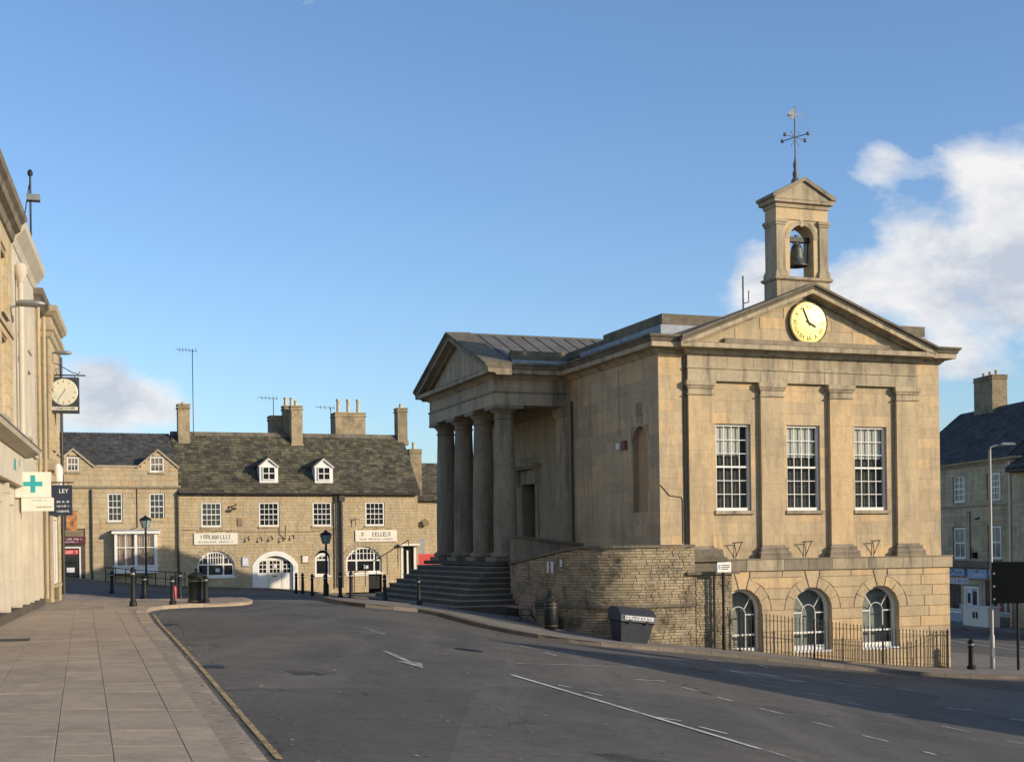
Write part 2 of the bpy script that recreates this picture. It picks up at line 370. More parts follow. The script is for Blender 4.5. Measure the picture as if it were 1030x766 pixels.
b = n.new('ShaderNodeBump', i_Strength=.55, i_Distance=.012); n.link(f, b.inputs['Height']); n.link(b.outputs[0], p.inputs['Normal'])
M['asphalt'] = m
def paint(name, c1, wear=.5):
    m, n, p = newmat(name); g = n.new('ShaderNodeNewGeometry'); P = g.outputs['Position']
    a = n.ramp(n.math('ADD', n.math('MULTIPLY', n.noise(P, 34, 4, .7), .55), n.math('MULTIPLY', n.noise(P, 2.2, 4, .6), .45)), (wear - .09, 1), (wear + .09, 0))
    tr = n.new('ShaderNodeBsdfTransparent'); mx = n.new('ShaderNodeMixShader'); n.link(a, mx.inputs[0]); n.link(tr.outputs[0], mx.inputs[1]); n.link(p.outputs[0], mx.inputs[2])
    n.link(mx.outputs[0], n.n['Material Output'].inputs[0]); p.inputs['Base Color'].default_value = (*c1, 1); p.inputs['Roughness'].default_value = .75
    return m
M['wpaint'] = paint('white_road_paint', (.52, .50, .46), .56)
M['arrowpaint'] = paint('faded_arrow_paint', (.46, .44, .41), .52)
M['wornpaint'] = paint('worn_road_paint', (.44, .43, .40), .45)
M['ypaint'] = paint('yellow_road_paint', (.42, .295, .12), .55)
# paving for pavements too far off to pick out single slabs
m, n, p = newmat('pavement_surface'); g = n.new('ShaderNodeNewGeometry'); P = g.outputs['Position']
mp = n.new('ShaderNodeMapping'); mp.inputs['Rotation'].default_value = (0, 0, -TH); n.link(P, mp.inputs[0])
bt = n.new('ShaderNodeTexBrick', i_Scale=1.0, i_Mortar_Size=.012, i_Brick_Width=.75, i_Row_Height=.5, i_Bias=0.0); n.link(mp.outputs[0], bt.inputs[0])
bt.inputs['Color1'].default_value = (.26, .225, .18, 1); bt.inputs['Color2'].default_value = (.21, .18, .145, 1); bt.inputs['Mortar'].default_value = (.07, .06, .05, 1)
c = n.mix(n.ramp(n.noise(P, 1.2, 6, .65), (.35, 0), (.7, .6)), bt.outputs[0], (.12, .103, .083))
c = n.mix(n.math('MULTIPLY', n.noise(P, 40, 3), .25), c, (.09, .08, .07))
n.link(c, p.inputs['Base Color']); p.inputs['Roughness'].default_value = .88
b = n.new('ShaderNodeBump', i_Strength=.5, i_Distance=.01); n.link(n.noise(P, 30, 4), b.inputs['Height']); n.link(b.outputs[0], p.inputs['Normal'])
M['pave'] = m

# ------------------------------------------------------------ ground, road, pavements
def grid_sheet(name, xs, ys, dz, m, fn=None):
    v = []; f = []
    for y in ys:
        for x in xs:
            X, Y = wor(x, y); v.append((X, Y, G(X, Y) + dz))
    nx = len(xs)
    for j in range(len(ys) - 1):
        for i in range(nx - 1): f.append((j * nx + i, j * nx + i + 1, (j + 1) * nx + i + 1, (j + 1) * nx + i))
    mb = MB(); mb.v = v; mb.f = f
    o = mb.build(name, m, fix=False, smooth=False); o.data.polygons.foreach_set('use_smooth', [True] * len(f)); return kind(o, 'structure')
def fr(a, b, st):
    r = []
    while a < b: r.append(a); a += st
    return r + [b]
far = [-2500, -1200, -600, -300, -160]
M['earth'] = stone('earth_ground', (.10, .085, .06), (.075, .07, .05), (.05, .05, .03), streak=False)
grid_sheet('ground', far + fr(-100, 110, 3) + [180, 320, 640, 1300, 2500], far + fr(-90, 120, 3) + [180, 320, 640, 1300, 2500], -.35, M['earth'])
road = grid_sheet('road', fr(-58, -26, 2) + fr(-25, 22, .5) + fr(23, 62, 1.5), fr(-56, -42, 2) + fr(-41, 16, .5) + fr(17, 70, 1.5), 0, M['asphalt'])

def densify(pts, st=.5):
    out = []
    for (a, b), (c, d) in zip(pts, pts[1:]):
        k = max(1, int(math.hypot(c - a, d - b) / st))
        out += [(a + (c - a) * i / k, b + (d - b) * i / k) for i in range(k)]
    return out + [pts[-1]]
def smooth_path(pts, it=2):
    for _ in range(it):
        q = [pts[0]]
        for (a, b), (c, d) in zip(pts, pts[1:]): q += [(a * .75 + c * .25, b * .75 + d * .25), (a * .25 + c * .75, b * .25 + d * .75)]
        pts = q + [pts[-1]]
    return pts
def inside(p, poly):
    x, y = p; r = False
    for (a, b), (c, d) in zip(poly, poly[1:] + poly[:1]):
        if (b > y) != (d > y) and x < (c - a) * (y - b) / (d - b) + a: r = not r
    return r
def pavement(name, outline, dz, m, step=.7):
    poly = outline
    xs = [p[0] for p in poly]; ys = [p[1] for p in poly]
    pts = [Vector(p) for p in poly]; n_ = len(pts)
    y = min(ys) + .31
    while y < max(ys):
        x = min(xs) + .27
        while x < max(xs):
            if inside((x, y), poly): pts.append(Vector((x, y)))
            x += step
        y += step
    vs, es, fs, *_ = delaunay_2d_cdt(pts, [(i, (i + 1) % n_) for i in range(n_)], [], 1, 1e-4)
    mb = MB(); mb.v = [(v.x, v.y, G(v.x, v.y) + dz) for v in vs]; mb.f = [tuple(f) for f in fs]
    o = mb.build(name, m, fix=False)
    for pl in o.data.polygons:
        if pl.normal.z < 0: o.data.flip_normals(); break
    return kind(o, 'structure')
def kerb_run(parent, path, w_, top, length=.92, drop=.35, m=None, side=1):
    """kerb stones laid end to end along path; the path is the road edge, stones lie on its left (side=1)"""
    path = densify(path, .05); acc = 0; start = 0; k = 0
    for i in range(1, len(path)):
        acc += math.hypot(path[i][0] - path[i - 1][0], path[i][1] - path[i - 1][1])
        if acc >= length or i == len(path) - 1:
            a, b = Vector(path[start]), Vector(path[i]); t = (b - a).normalized(); nrm = Vector((-t.y, t.x)) * side
            a2, b2 = a + t * .006, b - t * .006
            dz = random.uniform(-.006, .006); mb = MB(); ctr = (a + b) / 2; gz = G(ctr.x, ctr.y)
            ring_ = [(a2, 0), (b2, 0), (b2, 1), (a2, 1)]; vs = []
            for lev in range(3):
                for q, sd in ring_:
                    ins = .018 if (lev == 2 and sd == 0) else 0
                    pp = q + nrm * (sd * w_ + ins); z = G(q.x, q.y) + (top + dz - (.02 if lev == 1 else 0) if lev else -drop)
                    vs.append((pp.x - ctr.x, pp.y - ctr.y, z - gz))
            mb.add(vs, [(0, 1, 2, 3), (8, 9, 10, 11)] + [(4 * l + i_, 4 * l + (i_ + 1) % 4, 4 * l + 4 + (i_ + 1) % 4, 4 * l + 4 + i_) for l in (0, 1) for i_ in range(4)])
            o = mb.build('kerb_stone', m or M['kerb']); o.parent = parent; o.location = (ctr.x, ctr.y, gz)
            start = i; acc = 0; k += 1

# left pavement with its build-out
AL = (-11.28, 29.5); DL = (-.257, .9664)
def lwor(s, o): return AL[0] + DL[0] * s + .9664 * o, AL[1] + DL[1] * s + .257 * o
kline = [(4.4, -9.2), (1.35, .3), (-2.14, 11.25), (-3.02, 14.0), (-5.92, 23.2), (-7.82, 29.2), (-9.30, 34.1)]
bulge = smooth_path([(-9.30, 34.1), (-9.75, 35.9), (-9.8, 37.6), (-9.2, 38.5), (-8.2, 39.4), (-7.9, 41.2), (-8.6, 43.6), (-10.4, 46.6), (-13, 49.4), (-17.2, 52.8)], 2)
outl = densify(kline[:-1] + bulge, .6) + [lwor(24, -.6), lwor(-40, -.6)]
lp = pavement('pavement', outl, .0868, M['joint'], .8)
kline_d = kline
kerb_run(lp, kline, .28, .092, .95, m=M['slab'])
kerb_run(lp, bulge, .28, .10, .8, m=M['slab'])
K0 = Vector((-2.14, 11.25)); DK = Vector((-.3043, .9526)); NK = Vector((-.9526, -.3043))
def slab(a0, a1, b0, b1, name='paving_slab', par=lp, dz=.09):
    g_ = .004; cs = [K0 + DK * a + NK * b_ for a, b_ in ((a0 + g_, b0 + g_), (a1 - g_, b0 + g_), (a1 - g_, b1 - g_), (a0 + g_, b1 - g_))]
    ctr = sum(cs, Vector((0, 0))) / 4; gz = G(ctr.x, ctr.y); j = random.uniform(-.0015, .0015); tl = random.uniform(-.001, .001)
    vs = []
    for lev in range(3):
        for i, q in enumerate(cs):
            qq = q + (ctr - q).normalized() * (.004 if lev == 2 else 0)
            vs.append((qq.x - ctr.x, qq.y - ctr.y, G(q.x, q.y) - gz + dz + j + (tl if i in (0, 3) else -tl) - (.06, .003, 0)[lev]))
    mb = MB().add(vs, [(0, 1, 2, 3), (8, 9, 10, 11)] + [(4 * l + i_, 4 * l + (i_ + 1) % 4, 4 * l + 4 + (i_ + 1) % 4, 4 * l + 4 + i_) for l in (0, 1) for i_ in range(4)])
    o = mb.build(name, M['slab']); o.parent = par; o.location = (ctr.x, ctr.y, gz); return o
kb = [.285, .60, 1.18, 1.62, 2.32, 2.95, 3.62, 4.35]
nsl = 0
for ci in range(len(kb) - 1):
    a = -2.5 - random.random() * .8
    while a < 25.2:
        L = random.choice((.62, .78, .92, 1.05)) * (1.25 if ci == 0 else 1)
        mid = K0 + DK * (a + L / 2) + NK * kb[ci]
        if (mid.x - AL[0]) * .9664 + (mid.y - AL[1]) * .257 > .02 and nsl < 298: slab(a, a + L, kb[ci], kb[ci + 1]); nsl += 1
        a += L
# far slabs of the same pavement, beyond the pieces
v_ = MB()
for ci in range(9):
    a = 26.2 + random.random()
    while a < 45:
        L = random.choice((.7, .9, 1.1)); b0 = -1.6 + ci * .62
        q = [K0 + DK * x + NK * y for x, y in ((a, b0), (a + L - .014, b0), (a + L - .014, b0 + .605), (a, b0 + .605))]
        if all(inside((p_.x, p_.y), outl) for p_ in q):
            v_.add([(p_.x, p_.y, G(p_.x, p_.y) + .088 + random.uniform(-.004, .004)) for p_ in q] + [(p_.x, p_.y, G(p_.x, p_.y) + .03) for p_ in q], [(0, 1, 2, 3), (0, 1, 5, 4), (1, 2, 6, 5), (2, 3, 7, 6), (3, 0, 4, 7)])
        a += L
kind(v_.build('far_paving_slabs', M['slab'], lp), 'stuff')
# iron cover in the pavement
mb = MB(); q = [K0 + DK * x + NK * y for x, y in ((13.3, 2.3), (13.9, 2.3), (13.9, 3.1), (13.3, 3.1))]
mb.add([(p_.x, p_.y, G(p_.x, p_.y) + .102) for p_ in q] + [(p_.x, p_.y, G(p_.x, p_.y) + .05) for p_ in q], [(0, 1, 2, 3), (0, 1, 5, 4), (1, 2, 6, 5), (2, 3, 7, 6), (3, 0, 4, 7)])
mb.build('inspection_cover', M['iron'], lp)

# town hall pavement
tk = smooth_path([wor(-8.2, 16), (-7.6, 50), (-6.5, 46.5), (-6.0, 44), (-5.1, 42.9), (-4.1, 43.2), (-3.3, 43.9), (-2.6, 43.9), (-1.5, 41.8), (0.1, 40.1), (1.8, 39.6), (3.5, 40.1), (5.5, 41.1), (8.85, 42.2), (12.4, 43.5), (16.6, 44.6), (19.6, 46.0), (20.9, 48.6), (20.2, 54), wor(12.6, 16)], 2)
tp = pavement('town_hall_pavement', densify(tk, .5), .118, M['pave'], .6)
kerb_run(tp, tk, .24, .125, .92)
# pub pavement and the footway by the lower shops
pp = smooth_path([wor(-24, 31.6), wor(-17, 32.4), wor(-10, 33.2), wor(-3, 33.4), wor(1.2, 32.6), wor(2.6, 30)], 1)
pub_pv = pavement('pub_pavement', densify(pp, .6) + [wor(8, 32), wor(9, 37.5), wor(-25, 37.5)], .09, M['pave'], .8)
kerb_run(pub_pv, pp, .2, .095, .95)
RO = (27.155, 78.0); RX = (.158, -.9875); RY = (.9875, .158)
def rwor(x, y): return RO[0] + RX[0] * x + RY[0] * y, RO[1] + RX[1] * x + RY[1] * y
sp_ = [rwor(-30, -3.0), rwor(-8, -3.0), rwor(14, -3.0), rwor(26, -3.0)]
shop_pv = pavement('shop_pavement', densify(sp_, .8) + [rwor(26, 1), rwor(-30, 1)], .11, M['pave'], .9)
kerb_run(shop_pv, sp_, .2, .115, .95)

# road markings
def marking(pts, w_, m, name='road_marking', dz=.012):
    pts = densify(pts, .4); mb = MB(); v = []
    for i, p_ in enumerate(pts):
        a, b = Vector(pts[max(0, i - 1)]), Vector(pts[min(len(pts) - 1, i + 1)]); t = (b - a).normalized(); nr = Vector((-t.y, t.x)) * w_ / 2
        for s in (-1, 1): x, y = p_[0] + nr.x * s, p_[1] + nr.y * s; v.append((x, y, G(x, y) + dz))
    mb.add(v, [(2 * i, 2 * i + 1, 2 * i + 3, 2 * i + 2) for i in range(len(pts) - 1)])
    return mb.build(name, m, road)
ykl = [(x + .16, y + .05) for x, y in kline[1:]]
marking(ykl[1:], .062, M['ypaint'], 'yellow_line')
marking([(-.03, 22.2), (2.94, 16.05)], .11, M['wpaint'], 'white_line')
marking([(3.0, 16.0), (3.35, 15.2)], .09, M['wornpaint'], 'white_line')
marking([(-.12, 24.75), (1.4, 27.0), (2.99, 29.15)], .10, M['wornpaint'], 'white_line')
dash = [(0.1, 31.2, .45, 30.8), (.68, 29.6, .92, 29.1), (3.5, 35.6, 3.81, 35.0), (3.94, 34.5, 4.28, 33.65), (5.67, 39.0, 5.97, 38.4), (6.21, 38.6, 6.71, 38.5), (7.07, 38.8, 7.15, 37.7), (2.26, 25.0, 2.9, 25.6), (3.09, 24.6, 3.35, 24.25), (3.54, 23.4, 3.73, 22.95), (5.21, 28.75, 5.75, 28.75), (6.05, 28.15, 6.39, 27.85), (6.58, 26.95, 6.83, 26.55), (4.06, 22.2, 4.34, 21.7), (4.66, 20.95, 4.89, 20.55), (5.14, 19.8, 5.4, 19.4), (5.67, 18.6, 5.77, 18.4), (8.56, 32.7, 9.22, 32.6), (10.08, 35.4, 10.38, 34.95), (9.49, 29.4, 10.29, 30.1), (7.62, 23.9, 8.01, 23.5), (8.29, 22.65, 8.54, 22.5), (10.57, 28.6, 10.96, 28.85), (6.96, 25.15, 7.41, 25.35), (7.12, 35.1, 10.02, 36.4), (2.44, 17.75, 2.74, 17.3), (1.85, 18.25, 2.26, 18.2), (1.1, 20.75, 1.34, 20.5), (.71, 21.35, .91, 21.25)]
for a, b, c_, d in dash:
    marking([(a, b), (c_, d)], .085, M['wpaint'], 'bay_marking')
# arrow
def flat(poly, m, name, dz=.013):
    mb = MB(); mb.add([(x, y, G(x, y) + dz) for x, y in poly], [tuple(range(len(poly)))]); return mb.build(name, m, road, fix=False)
def arrow(p0, p1, w_, hw, hl, m):
    a, b = Vector(p0), Vector(p1); t = (b - a).normalized(); q = Vector((-t.y, t.x)); n1 = b - t * hl
    flat([tuple(v) for v in (a + q * w_, n1 + q * w_, n1 + q * hw, b, n1 - q * hw, n1 - q * w_, a - q * w_)], m, 'road_arrow')
arrow((-2.32, 24.3), (-1.45, 21.5), .06, .22, 1.0, M['arrowpaint']); arrow((-3.5, 31.2), (-2.75, 29.0), .05, .17, .8, M['wornpaint'])
def blob(cx, cy, rx, ry, m, name, n=18):
    rr = random.Random(int(cx * 100)); flat([(cx + rx * math.cos(2 * math.pi * i / n) * rr.uniform(.7, 1.1), cy + ry * math.sin(2 * math.pi * i / n) * rr.uniform(.7, 1.1)) for i in range(n)], m, name, .008)
M['tar'] = paint('tar_repair', (.05, .045, .04), .47); M['spill'] = paint('pale_spill', (.30, .28, .25), .42)
blob(-2.9, 19.3, .38, .55, M['tar'], 'tar_patch'); blob(-3.4, 20.4, .16, .22, M['spill'], 'pale_stain'); blob(-3.1, 16.9, .15, .2, M['spill'], 'pale_stain'); blob(1.3, 13.6, .5, .4, M['tar'], 'tar_patch')
def road_quad(x0, y0, ang, w_, l_, m, name, dz=.007):
    c_, s_ = math.cos(ang), math.sin(ang); flat([(x0 + a * c_ - b * s_, y0 + a * s_ + b * c_) for a, b in ((-w_ / 2, -l_ / 2), (w_ / 2, -l_ / 2), (w_ / 2, l_ / 2), (-w_ / 2, l_ / 2))], m, name, dz)
for x, y in ((-4.35, 19.4), (-7.55, 29.6)): road_quad(x, y, .305, .32, .45, M['iron'], 'gully_grate', .01)
def cover(x, y, r): flat([(x + r * math.cos(2 * math.pi * i / 20), y + r * math.sin(2 * math.pi * i / 20)) for i in range(20)], M['iron'], 'manhole_cover', .01)
cover(-.9, 27.2, .3); cover(4.4, 31.4, .3)
flat([(5.0, 33.6), (6.6, 33.9), (7.3, 32.2), (5.6, 31.4)], M['wornpaint'], 'worn_marking')
flat([(7.9, 34.2), (9.2, 34.8), (9.6, 33.5), (8.4, 33.0)], M['wornpaint'], 'worn_marking')
marking([wor(-13.5, 13), wor(-12.9, 17)], .08, M['ypaint'], 'yellow_line'); marking([wor(-13.15, 13), wor(-12.55, 17)], .08, M['ypaint'], 'yellow_line')
marking([rwor(-20, -7), rwor(20, -7)], .12, M['wpaint'], 'white_line'); marking([rwor(-20, -8.2), rwor(20, -8.2)], .12, M['wpaint'], 'white_line')

rr_ = random.Random(11); mb = MB()
for i in range(420):
    if i < 170: a = rr_.random(); X = -2.14 + (-7.16) * a + rr_.gauss(.25, .22); Y = 11.25 + 22.85 * a
    else: Y = rr_.uniform(10.5, 30); X = rr_.uniform(-.24 * Y, .38 * Y)
    q = rr_.uniform(.012, .04); an = rr_.random() * 6; z = G(X, Y) + .013 + (.09 if X < -2.14 - .3043 * (Y - 11.25) / .9526 else 0)
    c_, d_ = q * math.cos(an), q * math.sin(an)
    mb.add([(X + c_, Y + d_, z), (X - d_ * .6, Y + c_ * .6, z + q * .3), (X - c_, Y - d_, z + .003), (X + d_ * .6, Y - c_ * .6, z)], [(0, 1, 2, 3)])
M['litter'] = plain('leaf_litter', (.22, .165, .105), .9, 0, .7, 3)
kind(mb.build('leaf_litter', M['litter'], road, fix=False), 'stuff')

# ============================================================ TOWN HALL
W, L = 11.1, 17.6
th = frame_thing('town_hall', 'honey limestone town hall with columned portico, gilded clock pediment and bellcote', 'town hall', 0, 0, -2.2)

def wall_boxes(mb, x0, x1, z0, z1, y0, y1, ops):
    """solid wall plate with rectangular openings (xa,xb,za,zb)"""
    xs = sorted({x0, x1, *[v for o in ops for v in o[:2]]})
    for a, b in zip(xs, xs[1:]):
        cut = sorted([(o[2], o[3]) for o in ops if o[0] <= a + 1e-6 and o[1] >= b - 1e-6]); z = z0
        for c_, d in cut:
            if c_ > z: mb.box(a, b, y0, y1, z, c_)
            z = d
        if z < z1: mb.box(a, b, y0, y1, z, z1)
def rows_free(x0, x1, blocked):
    seg = [(x0, x1)]
    for a, b in blocked:
        new = []
        for p_, q in seg:
            if b <= p_ or a >= q: new.append((p_, q)); continue
            if a > p_: new.append((p_, a))
            if b < q: new.append((b, q))
        seg = new
    return [s for s in seg if s[1] - s[0] > .03]
def split_row(a, b, lens, off):
    out = []; x = a - off
    while x < b:
        l = random.choice(lens); p_, q = max(a, x), min(b, x + l)
        if q - p_ > 0.01:
            if out and (q - p_ < .22 or out[-1][1] - out[-1][0] < .22): out[-1] = (out[-1][0], q)
            else: out.append((p_, q))
        x += l
    return out

WIN = [(2.10, 3.42), (4.82, 6.13), (7.53, 8.85)]; WZ = (2.70, 5.60)
ops = [(a - .004, b + .004, WZ[0] - .004, WZ[1] + .004) for a, b in WIN]
mb = MB(); wall_boxes(mb, 0.012, W - .012, .7, 8.4, .012, .5, ops)
# side wall towards the portico with niche and doorway, and the two far walls
NI = (.86, 2.03, 2.60, 5.03, .585)                     # niche: y0,y1,z0,spring,r
DO = (11.2, 12.7, 1.05, 4.15)
mb.box(.012, .5, .5, NI[0], -2.6, 8.4); mb.box(.012, .5, NI[1], DO[0], -2.6, 8.4); mb.box(.012, .5, NI[0], NI[1], -2.6, NI[2])
mb.box(.012, .5, DO[0], DO[1], DO[3], 8.4); mb.box(.012, .5, DO[0], DO[1], -2.6, DO[2]); mb.box(.012, .5, DO[1], L, -2.6, 8.4)
cn = (NI[0] + NI[1]) / 2
for a, b in zip(arcpts(cn, NI[4], NI[3], NI[4]), arcpts(cn, NI[4], NI[3], NI[4])[1:]): mb.prism([a, b, (b[0], 8.4), (a[0], 8.4)], 'x', .012, .5)
mb.box(W - .5, W, .5, L, -2.6, 8.4); mb.box(.5, W - .5, L - .5, L, -2.6, 8.4)
wall = mb.build('wall', M['ashlar_core'], th)
MB().box(.20, .3, NI[0] - .1, NI[1] + .1, NI[2] - .1, 5.8).build('niche_back', M['nichestone'], th)

# ashlar blocks, front: each block is a piece of the wall
zr = [1.05 + i * (2.70 - 1.05) / 4 for i in range(4)] + [2.70 + i * 2.9 / 8 for i in range(8)] + [5.60 + i * 2.3 / 6 for i in range(7)]
PIL = [(1.02, 1.90), (3.74, 4.62), (6.46, 7.34), (9.18, 10.06)]
nb = 0
for i, (a, b) in enumerate(zip(zr, zr[1:])):
    blk = [(x0, x1) for x0, x1 in WIN if a >= WZ[0] - .01 and b <= WZ[1] + .01]
    blk += [(p_[0] + .03, p_[1] - .03) for p_ in PIL if b < 7.02]
    if a > 6.95: blk = [(1.05, 10.03)]
    for s, e in rows_free(0, W, blk):
        for p_, q in split_row(s, e, (.72, .9, 1.12), (i % 2) * .45 + random.random() * .1):
            piece('ashlar_block', q - p_ - .004, .04, b - a - .003, M['ashlar'], wall, (p_ + q) / 2, .02 + random.uniform(-.0015, .0015), (a + b) / 2, .0015); nb += 1
# side face blocks
def sidepiece(y0, y1, z0, z1, par, x=.02, m=None, name='ashlar_block'):
    o = piece(name, y1 - y0 - .004, .04, z1 - z0 - .003, m or M['ashlar'], par, x + random.uniform(-.0015, .0015), (y0 + y1) / 2, (z0 + z1) / 2, .0015)
    o.rotation_euler = (0, 0, R(-90)); return o
for i, (a, b) in enumerate(zip(zr, zr[1:])):
    blk = []
    zm = (a + b) / 2
    if b > NI[2] and a < NI[3] + NI[4]:
        h = NI[4] if a <= NI[3] else math.sqrt(max(0, NI[4] ** 2 - (a - NI[3]) ** 2)); blk = [(cn - h - .13, cn + h + .13)]
        if a < NI[2] < b: blk = []
    for s, e in rows_free(0, 7.35, blk):
        for p_, q in split_row(s, e, (.95, 1.15, 1.35), (i % 2) * .6 + random.random() * .15): sidepiece(p_, q, a, b, wall); nb += 1
# niche surround: jamb stones and voussoirs
for i in range(6):
    a, b = NI[2] + (NI[3] - NI[2]) * i / 6, NI[2] + (NI[3] - NI[2]) * (i + 1) / 6
    for y in (cn - NI[4] - .065, cn + NI[4] + .065): sidepiece(y - .066, y + .066, a, b, wall, .016)
n_ = 9
for i in range(n_):
    a0, a1 = math.pi * i / n_ + .006, math.pi * (i + 1) / n_ - .006
    MB().prism([(cn + r * math.cos(a), NI[3] + r * math.sin(a)) for r, a in ((.585, a0), (.725, a0), (.725, a1), (.585, a1))], 'x', -.008, .05).build('voussoir', M['trim'], wall)
# blocks of the wall inside the portico, dim and behind the columns
mb = MB()
for i, (a, b) in enumerate(zip(zr, zr[1:])):
    if b > 7.1: break
    for s, e in rows_free(7.85, 16.4, [(DO[0] - .3, DO[1] + .3)] if a < 4.9 else []):
        for p_, q in split_row(s, e, (.95, 1.15, 1.35), (i % 2) * .6): mb.box(random.uniform(-.003, .003), .03, p_ + .004, q - .004, a + .003, b - .003)
kind(mb.build('portico_wall_blocks', M['ashlar'], th), 'stuff')

# pilasters
for k, (a, b) in enumerate(PIL):
    mb = MB()
    z = 1.5; hs = [.9, 1.1, .95, 1.2, .85]; zz = 1.52; js = random.sample(hs, 5); tot = sum(js); 
    for h in js:
        q = zz + h * (6.56 - 1.52) / tot; mb.box(a, b, -.15, .015, zz + .002, q - .002); zz = q
    pl = mb.build('pilaster', M['ashlar'], th)
    MB().ring(a, b, -.15, .0, [(.05, 6.53), (.05, 6.57), (.0, 6.58), (.0, 6.72), (.03, 6.74), (.06, 6.80), (.06, 6.82), (.10, 6.84), (.10, 6.995), (.0, 6.996)]).build('capital', M['trim'], pl)
    MB().ring(a, b, -.15, .0, [(.17, 1.055), (.17, 1.19), (.14, 1.20), (.16, 1.25), (.14, 1.31), (.08, 1.33), (.08, 1.38), (.10, 1.41), (.07, 1.46), (.02, 1.47), (.0, 1.53)]).build('base', M['weathered'], pl)
# entablature over the pilasters, block by block
for nm, z0, z1, y0 in (('architrave_block', 7.0, 7.40, -.15), ('frieze_block', 7.47, 7.87, -.14)):
    x = 1.0
    while x < 10.05:
        q = min(10.08, x + random.choice((1.0, 1.25, 1.5)))
        if 10.08 - q < .4: q = 10.08
        piece(nm, q - x - .006, -y0 + .012, z1 - z0, M['trim'], wall, (x + q) / 2, (y0 + .012) / 2, (z0 + z1) / 2, .003); x = q + 1e-6
        if q >= 10.08: break
MB().box(.97, 10.11, -.185, .01, 7.402, 7.468).build('fillet_course', M['trim'], th)
# cornice round the block, corona broken forward under the pediment
CP = [(.0, 7.86), (.05, 7.865), (.09, 7.93), (.13, 7.94), (.13, 7.98), (.17, 8.02), (.43, 8.035), (.43, 8.19), (.45, 8.20)]
CY = [(.45, 8.203), (.47, 8.21), (.50, 8.30), (.56, 8.36), (.56, 8.42), (.0, 8.47)]
MB().ring(0, W, 0, L, CP + [(.0, 8.202)]).build('cornice', M['trim'], th)
MB().ring(1.0, 10.08, -.2, 1.0, CP + [(.0, 8.201)]).build('pediment_cornice', M['trim'], th)
# cymatium only beside the pediment and along the sides
mb = MB()
def cyma_x(mb, x0, x1, y, sgn=-1, miter0=0, miter1=0):
    vs = []; n = len(CY)
    for x, mt in ((x0, miter0), (x1, miter1)): vs += [(x + mt * o, y + sgn * o, z) for o, z in CY] + [(x, y + .3, 8.47), (x, y + .3, 8.203)]
    m_ = n + 2
    mb.add(vs, [tuple(range(m_)), tuple(range(m_, 2 * m_))] + [(i, (i + 1) % m_, m_ + (i + 1) % m_, m_ + i) for i in range(m_)])
def cyma_y(mb, y0, y1, x, sgn, miter0=0, miter1=0):
    vs = []; n = len(CY)
    for y, mt in ((y0, miter0), (y1, miter1)): vs += [(x + sgn * o, y + mt * o, z) for o, z in CY] + [(x - sgn * .3, y, 8.47), (x - sgn * .3, y, 8.203)]
    m_ = n + 2
    mb.add(vs, [tuple(range(m_)), tuple(range(m_, 2 * m_))] + [(i, (i + 1) % m_, m_ + (i + 1) % m_, m_ + i) for i in range(m_)])
cyma_x(mb, 0, .62, 0, -1, -1, 0); cyma_x(mb, 10.46, W, 0, -1, 0, 1); cyma_y(mb, 0, L, 0, -1, -1, 1); cyma_y(mb, 0, L, W, 1, -1, 1)
mb.build('cymatium', M['coping'], th)
# pediment
AX, AZ = 5.54, 10.36
mb = MB(); mb.prism([(1.2, 8.2), (9.88, 8.2), (AX, 9.93)], 'y', -.2, .45); tym = mb.build('tympanum', M['ashlar_core'], th)
zt = [8.42, 8.80, 9.18, 9.55]
for i, (a, b) in enumerate(zip(zt, zt[1:])):
    hw = (9.93 - b) / 1.73 * 4.34 - .05
    for p_, q in split_row(AX - hw, AX + hw, (1.0, 1.3), (i % 2) * .5): piece('ashlar_block', q - p_ - .007, .03, b - a - .006, M['ashlar'], tym, (p_ + q) / 2, -.2, (a + b) / 2, .003)
MB().box(2.3, 8.8, -.34, -.19, 8.203, 8.41).build('blocking_course', M['weathered'], th)
def raking(mb, prof, pa, pb, ax):
    """profile (offset outwards, dz) carried up a slope with plumb ends; ax: axis the slope runs along"""
    n = len(prof); vs = []
    for (t, z, base) in (pa, pb):
        vs += [((t, base - o, z + dz) if ax == 'x' else (base - o, t, z + dz)) for o, dz in prof]
    mb.add(vs, [tuple(range(n)), tuple(range(n, 2 * n))] + [(i, (i + 1) % n, n + (i + 1) % n, n + i) for i in range(n)])
RP = [(-.55, .0), (.12, 0), (.15, .06), (.18, .08), (.43, .09), (.43, .23), (.45, .24), (.49, .33), (.55, .36), (.55, .42), (-.55, .45)]
RT = RP[-5:-1]
for sx in (-1, 1):
    xe = AX + sx * 5.0
    mb = MB(); raking(mb, [(-.5, 0), (.12, 0), (.15, .06), (.18, .08), (.43, .09), (.43, .23), (-.5, .23)], (xe, 7.96, -.2), (AX, AZ - .44, -.2), 'x'); mb.build('raking_cornice', M['trim'], th)
    mb = MB(); raking(mb, [(-.5, .233), (.44, .235), (.48, .31), (.54, .35), (.54, .43), (-.5, .46)], (xe, 7.96, -.2), (AX, AZ - .44, -.2), 'x'); mb.build('raking_cymatium', M['coping'], th)
